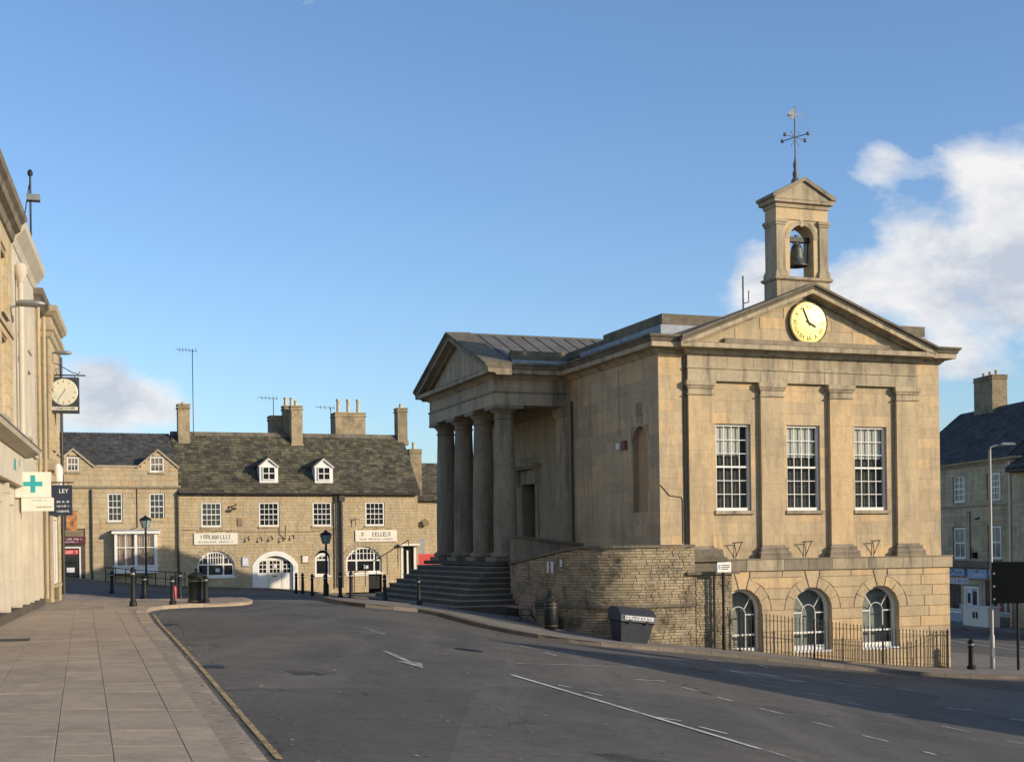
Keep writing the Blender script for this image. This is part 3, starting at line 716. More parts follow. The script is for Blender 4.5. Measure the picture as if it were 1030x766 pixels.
# clock
ck = MB().lathe([(.0, -.335), (.66, -.335), (.70, -.325), (.72, -.30), (.72, -.19)], AX, 9.06, 48, 'y').build('clock', M['gold'], th, smooth=True)
MB().lathe([(.722, -.20), (.722, -.33), (.735, -.34), (.75, -.33), (.75, -.19)], AX, 9.06, 48, 'y').build('rim', M['coping'], ck, smooth=True)
for i, s in enumerate(('XII', 'I', 'II', 'III', 'IIII', 'V', 'VI', 'VII', 'VIII', 'IX', 'X', 'XI')):
    t = text('numeral', s, .21, M['black'], ck, 0, 0, 0, ext=.003); a = R(30 * i)
    t.data.transform(Matrix.Rotation(a, 4, 'Y')); t.location = (AX + .53 * math.sin(a), -.34, 9.06 + .53 * math.cos(a) + 2.2)
def hand(nm, deg, l, w_, y, par, cx, cz, m, tail=.12, ax='-y'):
    a = R(deg); u = Vector((math.sin(a), math.cos(a))); v = Vector((u.y, -u.x))
    pts = [u * -tail + v * w_ * .4, u * l * .7 + v * w_ * .5, u * l, u * l * .7 - v * w_ * .5, u * -tail - v * w_ * .4]
    return MB().prism([(cx + q.x, cz + q.y) for q in pts], 'y', y, y + .006).build(nm, m, par)
hand('hour_hand', 118, .36, .085, -.350, ck, AX, 9.06, M['black']); hand('minute_hand', -25, .58, .06, -.358, ck, AX, 9.06, M['black'])
# roof, parapet and lead
mb = MB(); mb.add([(.5, .3, 8.5), (W - .5, .3, 8.5), (W - .5, L - .5, 8.5), (.5, L - .5, 8.5), (AX, .3, 10.22), (AX, L - .5, 10.22)], [(0, 1, 4), (1, 2, 5, 4), (2, 3, 5), (3, 0, 4, 5), (0, 1, 2, 3)])
rf = mb.build('roof', M['slate'], th)
for i in range(22):
    y = .8 + i * .72; mb = MB(); mb.bar((.5, y, 8.52), (AX, y, 10.25), .05, .05); mb.build('lead_roll', M['lead'], rf)
for bxs in ([(.38, 3.6, .42, .62, 8.88, 9.26), (.38, .62, .62, 5.2, 8.88, 9.26), (.36, .62, 5.2, 11.0, 8.80, 9.08)], [(8.6, 10.85, .42, .62, 8.88, 9.26), (10.6, 10.85, .62, 5, 8.88, 9.26)]):
    mb = MB(); [mb.box(*q) for q in bxs]; mb.build('parapet', M['coping'], th)
for bxs in ([(.30, 3.6, .36, .64, 8.45, 8.885), (.30, .64, .64, 7.2, 8.45, 8.881)], [(8.6, 10.9, .36, .64, 8.45, 8.885), (10.6, 10.9, .64, 5.2, 8.45, 8.88)]):
    mb = MB(); [mb.box(*q) for q in bxs]; mb.build('lead_upstand', M['lead'], th)
# corner downpipe, wires and light brackets on the front
MB().tube([(.93, -.03, 7.8), (.93, -.03, 1.6)], .04).build('downpipe', M['pipe'], th)
MB().tube([(.02, -.01, 3.55), (.35, -.015, 3.2), (.78, -.015, 3.15), (.82, -.015, 3.05), (.82, -.015, 1.62)], .014, 6).build('cable', M['pipe'], th)
for x in (2.75, 5.45, 8.2):
    mb = MB(); mb.tube([(x + .02, -.04, 1.07), (x, -.1, 1.3), (x - .12, -.2, 1.62)], .014, 6); mb.tube([(x + .02, -.05, 1.15), (x + .17, -.2, 1.64)], .014, 6); mb.tube([(x - .2, -.2, 1.62), (x + .2, -.2, 1.64)], .018, 6)
    mb.build('light_bracket', M['iron'], th)

# sash windows
def th_window(a, b, k):
    z0, z1 = WZ; fw = .07; y0, y1 = .10, .22
    mb = MB(); mb.box(a, a + fw, y0, y1, z0, z1); mb.box(b - fw, b, y0, y1, z0, z1); mb.box(a + fw, b - fw, y0, y1, z1 - fw, z1); mb.box(a + fw, b - fw, y0, y1, z0, z0 + .10)
    mb.box(a + fw, b - fw, y0 + .02, y1 - .02, z0 + 1.44, z0 + 1.50)
    wn_ = mb.build('window', M['white'], th)
    ia, ib = a + fw, b - fw; iz0, iz1 = z0 + .10, z1 - fw; cw = (ib - ia) / 4; ch = (iz1 - iz0) / 6
    mb = MB()
    for i in range(1, 4): mb.box(ia + i * cw - .011, ia + i * cw + .011, .135, .175, iz0, iz1)
    for j in range(1, 6):
        if j != 3: mb.box(ia, ib, .137, .173, iz0 + j * ch - .011, iz0 + j * ch + .011)
    mb.build('glazing_bars', M['white'], wn_)
    for i in range(4):
        for j in range(6): piece('pane', cw - .024, .006, ch - .024, M['glass'], wn_, ia + (i + .5) * cw, .158, iz0 + (j + .5) * ch)
    MB().box(a - .08, b + .10, -.10, .14, z0 - .115, z0 - .004).build('sill', M['trim'], wn_)
    bz = iz1 - (.98, 1.02, 1.05)[k]; bx = ib - (.28, .05, .02)[k]
    MB().box(ia - .02, bx, .235, .245, bz, iz1 + .02).build('blind', M['blind'], wn_)
    mb = MB(); N = 40; xs = [ia - .03 + (ib - ia + .06) * i / N for i in range(N + 1)]
    ys = [.34 + .022 * math.sin(i * 1.35) for i in range(N + 1)]
    mb.add([(x, y, z) for z in (z0, z1) for x, y in zip(xs, ys)], [(i, i + 1, N + 2 + i, N + 1 + i) for i in range(N)]); mb.build('curtain', M['curtain'], wn_, smooth=True, fix=False)
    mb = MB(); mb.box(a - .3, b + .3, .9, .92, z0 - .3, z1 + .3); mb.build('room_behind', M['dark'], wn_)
for k, (a, b) in enumerate(WIN): th_window(a, b, k)

# rusticated basement with round-headed windows
BY = -.28; BC = [2.86, 5.58, 8.32]; BH, BS, BZ0 = .74, -.67, -2.06
mb = MB(); edges = [.6, 4.22, 6.95, W + .14]
for c_, a, b in zip(BC, edges, edges[1:]): mb.arch(a, b, -2.9, .66, c_, BH + .012, BS, BY + .03, .02); mb.box(c_ - BH - .012, c_ + BH + .012, BY + .03, .02, -2.9, BZ0 - .05)
mb.box(W - .4, W + .14, .02, L, -2.9, .66)
base = mb.build('basement_wall', M['ashlar_core'], th)
RV = 1.10; rows = [-2.9, -2.5] + [BS - 1.44 + i * .36 for i in range(4)] + [BS + i * RV / 3 for i in range(4)] + [.66]
def rblock(poly):
    xs = [p_[0] for p_ in poly]; zs = [p_[1] for p_ in poly]; cx, cz = sum(xs) / len(xs), sum(zs) / len(zs); mb = MB(); n = len(poly); e = .018
    def ins(p_, d): v = Vector((p_[0] - cx, p_[1] - cz)); s = Vector((max(0, abs(v.x) - d) * (1 if v.x > 0 else -1), max(0, abs(v.y) - d) * (1 if v.y > 0 else -1))); return (cx + s.x, cz + s.y)
    ys = ((.02, .006), (BY + .016, .006), (BY + random.uniform(-.003, .003), e)); vs = [(*[ins(p_, d) for p_ in poly][i], y) for y, d in ys for i in range(n)]
    vs = [(x, y, z) for x, z, y in vs]
    mb.add(vs, [tuple(range(n)), tuple(range(2 * n, 3 * n))] + [(l * n + i, l * n + (i + 1) % n, (l + 1) * n + (i + 1) % n, (l + 1) * n + i) for l in (0, 1) for i in range(n)])
    return mb.build('rusticated_block', M['ashlar'], base)
def half_at(z):
    if z <= BS: return BH
    return .295 if z > BS + RV + .001 else max(.262, math.sqrt(max(0, RV ** 2 - (z - BS) ** 2)))
for i, (a, b) in enumerate(zip(rows, rows[1:])):
    cuts = [.7] + [v for c_ in BC for v in (c_, c_)] + [W + .14]
    for s in range(0, len(cuts), 2):
        A_, B_ = cuts[s], cuts[s + 1]
        def lf(z): return A_ if s == 0 else A_ + (half_at(z) if b > BS + .01 else BH)
        def rg(z): return B_ if s == len(cuts) - 2 else B_ - (half_at(z) if b > BS + .01 else BH)
        def hz(z): return max(z, BS + 1e-3) if b > BS + .01 else z
        if b <= BZ0 + .05: lf = lambda z: A_; rg = lambda z: B_
        mid = (lf(hz(a)) + rg(hz(a))) / 2; nspl = 2 if (rg(hz(a)) - lf(hz(a)) > 1.5) else 1
        zs = [a + (b - a) * k / 4 for k in range(5)] if BS + .01 < b < .6 else [a, b]
        if b > .6:
            lf = (lambda z: A_ + .295) if s else (lambda z: A_)
            rg = (lambda z: B_ - .295) if s < len(cuts) - 2 else (lambda z: B_)
        if nspl == 1: rblock([(lf(hz(z)), z) for z in zs] + [(rg(hz(z)), z) for z in reversed(zs)])
        else:
            j = mid + (.18 if i % 2 else -.18)
            rblock([(lf(hz(z)), z) for z in zs] + [(j, b), (j, a)]); rblock([(j, a), (j, b)] + [(rg(hz(z)), z) for z in reversed(zs)])
for c_ in BC:
    nv = 7
    for i in range(nv):
        a0, a1 = math.pi * i / nv, math.pi * (i + 1) / nv
        if i == 3:
            rblock([(c_ + BH * math.cos(a0 + .05), BS + BH * math.sin(a0 + .05)), (c_ + .30, .66), (c_ - .30, .66), (c_ + BH * math.cos(a1 - .05), BS + BH * math.sin(a1 - .05))])
        else:
            pts = [(c_ + r * math.cos(a), BS + r * math.sin(a)) for r, al in ((BH, (a0, (a0 + a1) / 2, a1)), (RV, (a1, (a0 + a1) / 2, a0))) for a in al]
            rblock(pts)
# band course between basement and the order
x = .6
while x < W + .2:
    q = min(W + .22, x + random.choice((.95, 1.2, 1.45))); q = W + .22 if W + .22 - q < .4 else q
    piece('band_course', q - x - .006, .36, .38, M['weathered'] if 1.6 < x < 7.6 and random.random() < .8 else M['trim'], base, (x + q) / 2, -.165, .86, .008)
    if q >= W + .22: break
    x = q
mb = MB(); mb.box(.5, W + .24, -.37, .02, 1.052, 1.085); mb.build('plinth_ledge', M['weathered'], th)
MB().box(-.1, W + .2, .02, L, 1.02, 1.05).build('upper_floor', M['dark'], th)

M['greysheet'] = plain('grey_reflection_sheet', (.30, .31, .27), .8, 0, .2, 3)  # grey sheet added behind the basement glass, stands in for reflected sky
def arched_window(c_):
    y0, y1 = BY + .28, BY + .36; h = BH; fw = .085; zb = BZ0
    out = [(c_ - h, zb)] + arcpts(c_, h, BS, h, 20) + [(c_ + h, zb)]; inn = [(c_ - h + fw, zb + .16)] + arcpts(c_, h - fw, BS, h - fw, 20) + [(c_ + h - fw, zb + .16)]
    mb = MB(); n = len(out)
    vs = [(x, y, z) for y in (y0 - .06, y1) for x, z in out] + [(x, y, z) for y in (y0 - .06, y1) for x, z in inn]; fs = []
    for i in range(n):
        j = (i + 1) % n; fs += [(i, j, 2 * n + j, 2 * n + i), (n + i, n + j, 3 * n + j, 3 * n + i), (i, j, n + j, n + i), (2 * n + i, 2 * n + j, 3 * n + j, 3 * n + i)]
    mb.add(vs, fs); wn_ = mb.build('window', M['white'], th)
    mb = MB(); yb0, yb1 = y0 - .01, y0 + .03; r1 = .27; bw = .02
    for a in (40, 140): mb.bar((c_ + r1 * math.cos(R(a)), y0 + .01, BS - .12 + r1 * math.sin(R(a))), (c_ + (h - fw / 2) * math.cos(R(a * .9 + 9)), y0 + .01, BS + (h - fw / 2) * math.sin(R(a * .9 + 9))), bw, .04, (0, 1, 0))
    mb.tube([(c_ + r1 * math.cos(R(t)), y0 + .01, BS - .12 + r1 * math.sin(R(t))) for t in range(0, 181, 15)], .012, 6)
    for sx in (-1, 1):
        mb.box(c_ + sx * r1 - bw / 2, c_ + sx * r1 + bw / 2, yb0, yb1, zb + .16, BS - .12)
        mb.box(min(c_ + sx * r1, c_ + sx * (h - fw)), max(c_ + sx * r1, c_ + sx * (h - fw)), yb0 + .002, yb1 - .002, BS - .14, BS - .105)
    mb.box(c_ - h + fw, c_ + h - fw, yb0 - .01, yb1 + .01, BS - .83, BS - .77)
    mb.build('glazing_bars', M['white'], wn_)
    mb = MB(); mb.prism(inn, 'y', y0 + .035, y0 + .040); mb.build('pane', M['glass'], wn_)
    MB().box(c_ - h - .05, c_ + h + .05, BY + .005, BY + .30, zb - .11, zb - .004).build('sill', M['white'], wn_)
    MB().box(c_ - .7, c_ + .7, BY + .62, BY + .64, zb, BS + .7).build('grey_sheet', M['greysheet'], wn_)
for c_ in BC: arched_window(c_)

# bellcote
BX0, BX1, BYA, BYB = 4.52, 6.56, -.02, .74
bt = MB().ring(BX0, BX1, BYA, BYB, [(.03, 9.6), (.03, 10.50), (.05, 10.51), (.12, 10.56), (.12, 10.63), (.04, 10.66), (.0, 10.661)]).build('bellcote', M['trim'], th)
cb = (BX0 + BX1) / 2
mb = MB(); mb.arch(BX0 + .04, BX1 - .04, 10.655, 12.62, cb, .47, 11.98, BYA + .06, BYB - .06, n=16); mb.box(BX0, BX1, BYA + .02, BYB - .02, 12.615, 13.02); mb.build('arch_block', M['ashlar'], bt)
for x0, x1 in ((BX0, BX0 + .34), (BX1 - .34, BX1)):
    mb = MB(); mb.box(x0, x1, BYA, BYB, 10.66, 12.62); mb.ring(x0, x1, BYA, BYB, [(.05, 10.66), (.05, 10.80), (.02, 10.84), (.03, 10.88), (.0, 10.90)]); mb.ring(x0, x1, BYA, BYB, [(.0, 12.40), (.03, 12.42), (.03, 12.48), (.06, 12.50), (.06, 12.60), (.0, 12.612)])
    mb.build('corner_pier', M['trim'], bt)
for yf in (BYA + .045, BYB - .075):
    mb = MB()
    for i in range(15):
        a0, a1 = math.pi * i / 15, math.pi * (i + 1) / 15
        mb.prism([(cb + r * math.cos(a), 11.98 + r * math.sin(a)) for r, a in ((.475, a0), (.64, a0), (.64, a1), (.475, a1))], 'y', yf, yf + .03)
    mb.box(cb - .06, cb + .06, yf - .02, yf + .04, 12.40, 12.75); mb.build('archivolt', M['trim'], bt)
MB().ring(BX0, BX1, BYA, BYB, [(.0, 13.0), (.03, 13.01), (.05, 13.12), (.08, 13.13), (.15, 13.16), (.15, 13.24), (.17, 13.27), (.17, 13.29), (.0, 13.295)]).build('bellcote_cornice', M['trim'], bt)
mb = MB(); mb.prism([(BX0 - .16, 13.30), (BX1 + .16, 13.30), (BX1 + .16, 13.36), (cb, 13.96), (BX0 - .16, 13.36)], 'y', BYA - .12, BYB + .12)
mb.build('bellcote_gable', M['trim'], bt)
for sx in (-1, 1):
    mb = MB(); e = .06; mb.prism([(cb + sx * 1.24, 13.30), (cb + sx * 1.24, 13.41), (cb, 14.05), (cb, 13.91), (cb + sx * 1.10, 13.32)], 'y', BYA - .2, BYB + .2); mb.build('gable_coping', M['weathered'], bt)
# weather vane
M['vaneiron'] = plain('grey_painted_iron', (.11, .125, .15), .55, .2, .2, 6)
vx, vy = cb, .36
mb = MB(); mb.lathe([(.0, 13.9), (.15, 13.9), (.17, 14.05), (.09, 14.15), (.11, 14.3), (.06, 14.45), (.09, 14.62), (.045, 14.75), (.028, 14.9), (.026, 16.6), (0, 16.62)], vx, vy, 12); wv = mb.build('weather_vane', M['vaneiron'], th, smooth=True)
mb = MB()
for a in (20, 110, 200, 290):
    d = Vector((math.cos(R(a)), math.sin(R(a)), 0)); p0 = Vector((vx, vy, 15.55)); mb.tube([p0, p0 + d * .52], .016, 6); mb.lathe([(0, 15.49), (.06, 15.5), (.06, 15.60), (0, 15.61)], (p0 + d * .55).x, (p0 + d * .55).y, 8)
mb.tube([(vx - .18, vy, 15.75), (vx, vy, 15.5), (vx + .18, vy, 15.75)], .012, 6); mb.tube([(vx - .16, vy, 15.25), (vx, vy, 15.5), (vx + .16, vy, 15.25)], .012, 6)
mb.build('compass_arms', M['vaneiron'], wv)
mb = MB(); mb.bar((vx - .30, vy - .1, 16.28), (vx + .42, vy + .14, 16.42), .012, .05); mb.prism([(vx - .30, 16.22), (vx - .08, 16.15), (vx + .03, 16.32), (vx - .02, 16.56), (vx - .14, 16.48), (vx - .28, 16.36)], 'y', vy - .02, vy - .005)
mb.build('vane', M['vaneiron'], wv)
# roof aerial beside the bellcote
mb = MB(); mb.tube([(3.9, 1.2, 9.6), (3.9, 1.2, 10.85)], .03, 6); mb.tube([(3.9, 1.2, 9.9), (4.12, 1.2, 9.95), (4.12, 1.2, 10.35)], .02, 6); mb.build('roof_mast', M['galv'], th)
# bell, hanging free in the arch
bl = frame_thing('bell', 'dark bronze bell hanging in the bellcote arch', 'bell', cb, .36, 11.08)
MB().lathe([(0, 11.86), (.10, 11.86), (.17, 11.80), (.21, 11.66), (.235, 11.42), (.27, 11.25), (.37, 11.14), (.375, 11.10), (.33, 11.10), (.25, 11.24), (.0, 11.3)], cb, .36, 24).build('bell_body', M['verdigris'], bl, smooth=True)
mb = MB(); mb.box(cb - .50, cb + .50, .26, .46, 11.93, 12.10); mb.bar((cb - .12, .36, 11.85), (cb - .12, .36, 11.95), .06, .06); mb.bar((cb + .12, .36, 11.85), (cb + .12, .36, 11.95), .06, .06); mb.bar((cb, .36, 11.85), (cb, .36, 12.18), .12, .12); mb.build('headstock', M['iron'], bl)
MB().lathe([(0, 11.02), (.05, 11.05), (.05, 11.1), (.015, 11.14), (.015, 11.4), (0, 11.4)], cb, .36, 10).build('clapper', M['iron'], bl, smooth=True)
MB().tube([(cb + .45, .36, 12.0), (cb + .42, .36, 11.3), (cb + .36, .36, 11.15)], .02, 6).build('bell_lever', M['iron'], bl)

# side details
MB().tube([(-.07, 7.22, 7.05), (-.07, 7.22, 1.6)], .045, 8).build('downpipe', M['pipe'], th)
MB().box(-.1, .02, 7.62, 7.72, 1.1, 1.6).build('gully_box', M['pipe'], th)
MB().tube([(-.03, 3.05, 7.7), (-.03, 3.05, 5.4)], .012, 6).build('conduit', M['galv'], th)
mb = MB(); mb.box(-.10, .0, 2.45, 2.78, 4.90, 5.20); ab = mb.build('alarm_box', M['alarmred'], th); MB().box(-.13, .0, 2.85, 3.12, 4.93, 5.13).build('alarm_lamp', M['white'], ab)
mb = MB(); mb.box(-.012, .02, 1.25, 1.72, 5.95, 6.40); mb.build('stone_plaque', M['weathered'], th)

# ---------------------------------------------------------------- portico
M['rooflead'] = stone('weathered_roof_slates', (.15, .14, .125), (.115, .11, .105), (.07, .065, .055), dirtamt=.6, bump=.5, lichen=(.20, .19, .14))
PX, PY0, PY1 = -3.02, 7.66, 16.1; PC = (PY0 + PY1) / 2
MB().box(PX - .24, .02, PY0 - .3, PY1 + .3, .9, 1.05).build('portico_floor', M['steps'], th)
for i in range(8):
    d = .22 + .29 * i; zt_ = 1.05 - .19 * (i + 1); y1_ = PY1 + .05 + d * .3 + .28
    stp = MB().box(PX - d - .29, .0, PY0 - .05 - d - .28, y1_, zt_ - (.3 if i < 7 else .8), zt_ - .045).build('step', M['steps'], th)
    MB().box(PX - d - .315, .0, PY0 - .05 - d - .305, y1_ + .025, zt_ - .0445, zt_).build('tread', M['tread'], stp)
for k in range(4):
    y = 8.22 + k * 2.46; x = -2.43
    prof = [(.445 - .085 * (max(0, t - .25) / .75) ** 1.4, 1.42 + t * 4.98) for t in [i / 10 for i in range(11)]]
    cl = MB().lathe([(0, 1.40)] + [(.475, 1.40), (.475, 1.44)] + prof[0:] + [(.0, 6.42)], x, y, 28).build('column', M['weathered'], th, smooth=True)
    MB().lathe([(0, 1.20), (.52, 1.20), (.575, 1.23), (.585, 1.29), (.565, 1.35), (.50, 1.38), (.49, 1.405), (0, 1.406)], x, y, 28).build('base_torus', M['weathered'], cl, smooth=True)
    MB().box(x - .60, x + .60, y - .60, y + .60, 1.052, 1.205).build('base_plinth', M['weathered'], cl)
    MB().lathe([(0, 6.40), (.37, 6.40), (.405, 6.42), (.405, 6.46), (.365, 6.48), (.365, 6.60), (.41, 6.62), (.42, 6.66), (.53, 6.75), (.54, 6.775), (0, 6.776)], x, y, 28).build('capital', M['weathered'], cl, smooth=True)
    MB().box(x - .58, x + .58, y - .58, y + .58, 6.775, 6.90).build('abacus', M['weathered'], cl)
# responds against the wall
for y in (PY0 + .06, PY1 - 1.0 + .0):
    mb = MB(); mb.box(-.2, .015, y, y + .8, 1.055, 6.9); mb.ring(-.2, .0, y, y + .8, [(.0, 6.5), (.05, 6.55), (.10, 6.72), (.10, 6.895), (0, 6.896)]); mb.build('respond', M['trim'], th)
mb = MB(); mb.box(PX, PX + 1.05, PY0, PY1, 6.905, 7.36); mb.box(PX + 1.05, .0, PY0, PY0 + 1.0, 6.905, 7.36); mb.box(PX + 1.05, .0, PY1 - 1.0, PY1, 6.905, 7.36); mb.build('portico_architrave', M['trim'], th)
MB().box(PX - .04, .0, PY0 - .04, PY1 + .04, 7.36, 7.42).build('portico_taenia', M['weathered'], th)
MB().ring(PX + .02, .0, PY0 + .02, PY1 - .02, [(.0, 7.42), (.0, 7.86)] + CP[1:] + [(0, 8.202)]).build('portico_frieze_and_cornice', M['trim'], th)
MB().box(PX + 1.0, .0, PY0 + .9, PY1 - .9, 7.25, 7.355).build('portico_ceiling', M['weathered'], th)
mb = MB(); cyma_x(mb, PX + .3, -.40, PY0, -1, 0, 0); mb.build('portico_cymatium', M['coping'], th)
mb = MB(); mb.prism([(PY0 + .2, 8.2), (PY1 - .2, 8.2), (PC, 9.86)], 'x', PX + .03, PX + .5); mb.build('portico_tympanum', M['trim'], th)
for sy in (-1, 1):
    ye = PC + sy * 4.85
    mb = MB(); raking(mb, [(-.5, 0), (.12, 0), (.15, .06), (.18, .08), (.43, .09), (.43, .23), (-.5, .23)], (ye, 7.96, PX), (PC, 9.82, PX), 'y'); mb.build('portico_raking_cornice', M['weathered'], th)
    mb = MB(); raking(mb, [(-.5, .233), (.44, .235), (.48, .31), (.54, .35), (.54, .43), (-.5, .46)], (ye, 7.96, PX), (PC, 9.82, PX), 'y'); mb.build('portico_raking_cymatium', M['coping'], th)
mb = MB(); mb.prism([(PY0 - .35, 8.28), (PY1 + .35, 8.28), (PC, 10.16)], 'x', PX + .4, 5.5); prf = mb.build('portico_roof', M['rooflead'], th)
for i in range(10):
    x = PX + .9 + i * .62
    for sy in (-1, 1): mb = MB(); mb.bar((x, PC + sy * 4.55, 8.29), (x, PC, 10.17), .05, .04); mb.build('roof_roll', M['rooflead'], prf)
mb = MB(); mb.tube([(PX + .4, PC, 10.18), (5.5, PC, 10.18)], .07, 8); mb.build('ridge_roll', M['rooflead'], prf)
mb = MB(); mb.box(PX + .72, -.1, PY0 + .02, PY0 + .25, 8.60, 8.96); mb.build('portico_parapet', M['coping'], th)
mb = MB(); mb.box(PX + .72, .3, PY0 - .04, PY0 + .28, 8.40, 8.605); mb.build('portico_lead_upstand', M['lead'], th)
# doorway
mb = MB(); mb.box(-.06, .02, DO[0] - .32, DO[0], 1.052, 4.45); mb.box(-.06, .02, DO[1], DO[1] + .32, 1.052, 4.45); mb.box(-.06, .02, DO[0], DO[1], 4.15, 4.45)
mb.box(-.05, .02, DO[0] - .25, DO[1] + .25, 4.455, 4.75); mb.box(-.36, .02, DO[0] - .48, DO[1] + .48, 4.84, 4.96); mb.box(-.28, .02, DO[0] - .42, DO[1] + .42, 4.755, 4.84)
for y in (DO[0] - .34, DO[1] + .20): mb.prism([(-.0, 4.75), (-.26, 4.75), (-.22, 4.5), (-.08, 4.25), (-.10, 4.05), (.0, 4.0)], 'y', y, y + .14) if False else mb.box(-.2, .02, y, y + .14, 4.1, 4.75)
sr = mb.build('door_surround', M['trim'], th)
mb = MB(); mb.box(.25, .30, DO[0], DO[0] + .72, 1.052, 4.14)
for z in (1.3, 2.3, 3.3): mb.box(.235, .26, DO[0] + .12, DO[0] + .6, z, z + .75)
dr = mb.build('door', M['greydoor'], th); MB().lathe([(0, 0.0), (.035, 0), (.035, .05), (0, .06)], 0, 0, 10).build('handle', M['brass'], dr, loc_=(.2, DO[0] + .66, 2.1))
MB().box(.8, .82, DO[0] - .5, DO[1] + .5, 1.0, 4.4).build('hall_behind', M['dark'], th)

# ============================================================ terrace walls beside the town hall
def G_l(x, y): return G(*wor(x, y))
def stone_run(path, zlo, zhi, rowh, lens, depth, name, m, parent, proud=.02, out=1):
    """coursed stones laid along a path in the town hall frame: one joined mesh of separate stones"""
    path = densify(path, .08); d = [0]
    for p_, q in zip(path, path[1:]): d.append(d[-1] + math.hypot(q[0] - p_[0], q[1] - p_[1]))
    def at_(t):
        for i in range(len(d) - 1):
            if d[i + 1] >= t: break
        u = (t - d[i]) / max(1e-6, d[i + 1] - d[i]); a, b = Vector(path[i]), Vector(path[i + 1]); tt = (b - a).normalized()
        return a + (b - a) * u, Vector((tt.y, -tt.x)) * out
    mb = MB(); z = -3.2; r = 0
    while z < 2.4:
        h = rowh * random.uniform(.8, 1.25); t = -random.random() * .2; r += 1
        while t < d[-1]:
            l = random.choice(lens) * random.uniform(.8, 1.2); a, b = max(0, t), min(d[-1], t + l); t += l
            if b - a < .05: continue
            (pa, na), (pb, nb_) = at_(a + .006), at_(b - .006)
            mid, _ = at_((a + b) / 2); zl, zh = zlo(mid.x, mid.y, (a + b) / 2), zhi(mid.x, mid.y, (a + b) / 2)
            if z + h < zl or z + h * .6 > zh: continue
            top = min(z + h - .012, zh); pr = random.uniform(0, proud); e = .012
            vs = []
            for off, ins in ((-depth, 0), (pr - .012, 0), (pr, e)):
                tx = (pb - pa).normalized() * ins
                vs += [(*(pa + na * off + tx), z + ins), (*(pb + nb_ * off - tx), z + ins), (*(pb + nb_ * off - tx), top - ins), (*(pa + na * off + tx), top - ins)]
            mb.add(vs, [(0, 1, 2, 3), (8, 9, 10, 11)] + [(4 * l_ + i, 4 * l_ + (i + 1) % 4, 4 * l_ + 4 + (i + 1) % 4, 4 * l_ + 4 + i) for l_ in (0, 1) for i in range(4)])
        z += h
    return kind(mb.build(name, m, parent, fix=True), 'stuff')
def ribbon(path, z0f, z1f, o0, o1, name, m, parent, out=1, seg=None):
    """solid strip along a path between offsets o0..o1, bottom z0f(t), top z1f(t)"""
    path = densify(path, .15); n = len(path); vs = []; d = 0
    for i, p_ in enumerate(path):
        if i: d += math.hypot(p_[0] - path[i - 1][0], p_[1] - path[i - 1][1])
        a, b = Vector(path[max(0, i - 1)]), Vector(path[min(n - 1, i + 1)]); t = (b - a).normalized(); nr = Vector((t.y, -t.x)) * out; P_ = Vector(p_)
        z0, z1 = z0f(*p_, d), z1f(*p_, d); vs += [(*(P_ + nr * o0), z0), (*(P_ + nr * o1), z0), (*(P_ + nr * o1), z1), (*(P_ + nr * o0), z1)]
    mb = MB(); mb.add(vs, [(0, 1, 2, 3), tuple(4 * (n - 1) + i for i in range(4))] + [(4 * k + i, 4 * k + (i + 1) % 4, 4 * k + 4 + (i + 1) % 4, 4 * k + 4 + i) for k in range(n - 1) for i in range(4)])
    return mb.build(name, m, parent)
arc = [(-1.0 - 2.1 * math.sin(R(a)), 1.1 - 2.1 * math.cos(R(a))) for a in range(0, 91, 10)]
wp = [(.72, -1.0)] + arc + [(-3.1, 5.9)]
def plen(p_): return sum(math.hypot(b[0] - a[0], b[1] - a[1]) for a, b in zip(p_, p_[1:]))
LT = plen(wp); L1 = 1.72 + 3.3 * .62
def wtop(x, y, t): return 1.50 if t < L1 else 1.50 - .56 * (t - L1) / (LT - L1)
def wbot(x, y, t): return G_l(x, y) - .1
tw = frame_thing('terrace_wall', 'curved rubble stone retaining wall with dark coping below the town hall terrace', 'wall', -1.5, 0, -1.6)
stone_run(wp, wbot, wtop, .085, (.17, .25, .34, .46), .2, 'wall_stones', M['rubble'], tw, .02, -1)
ribbon(wp, lambda x, y, t: wbot(x, y, t) - .5, lambda x, y, t: wtop(x, y, t) - .01, -.42, -.022, 'wall_core', M['mortar'], tw, -1)
# coping slabs
cpath = densify(wp, .1); acc = 0; st = 0; dd = 0; d0 = 0
for i in range(1, len(cpath)):
    dl_ = math.hypot(cpath[i][0] - cpath[i - 1][0], cpath[i][1] - cpath[i - 1][1]); acc += dl_; dd += dl_
    if acc > .95 or i == len(cpath) - 1:
        sub = cpath[st:i + 1]; off = d0; dz = random.uniform(-.006, .006)
        a, b = Vector(sub[0]), Vector(sub[-1]); sub = [tuple(a + (Vector(sub[1]) - a) * .06)] + sub[1:-1] + [tuple(b + (Vector(sub[-2]) - b) * .06)]
        ribbon(sub, lambda x, y, t: wtop(x, y, t + off) + .004, lambda x, y, t: wtop(x, y, t + off) + .085 + dz, -.44, .07, 'coping_slab', M['coping'], tw, -1); st = i; acc = 0; d0 = dd
ribbon(wp, lambda x, y, t: -.40 - .0 * t, lambda x, y, t: -.30, -.05, .07, 'string_course', M['coping'], tw, -1)
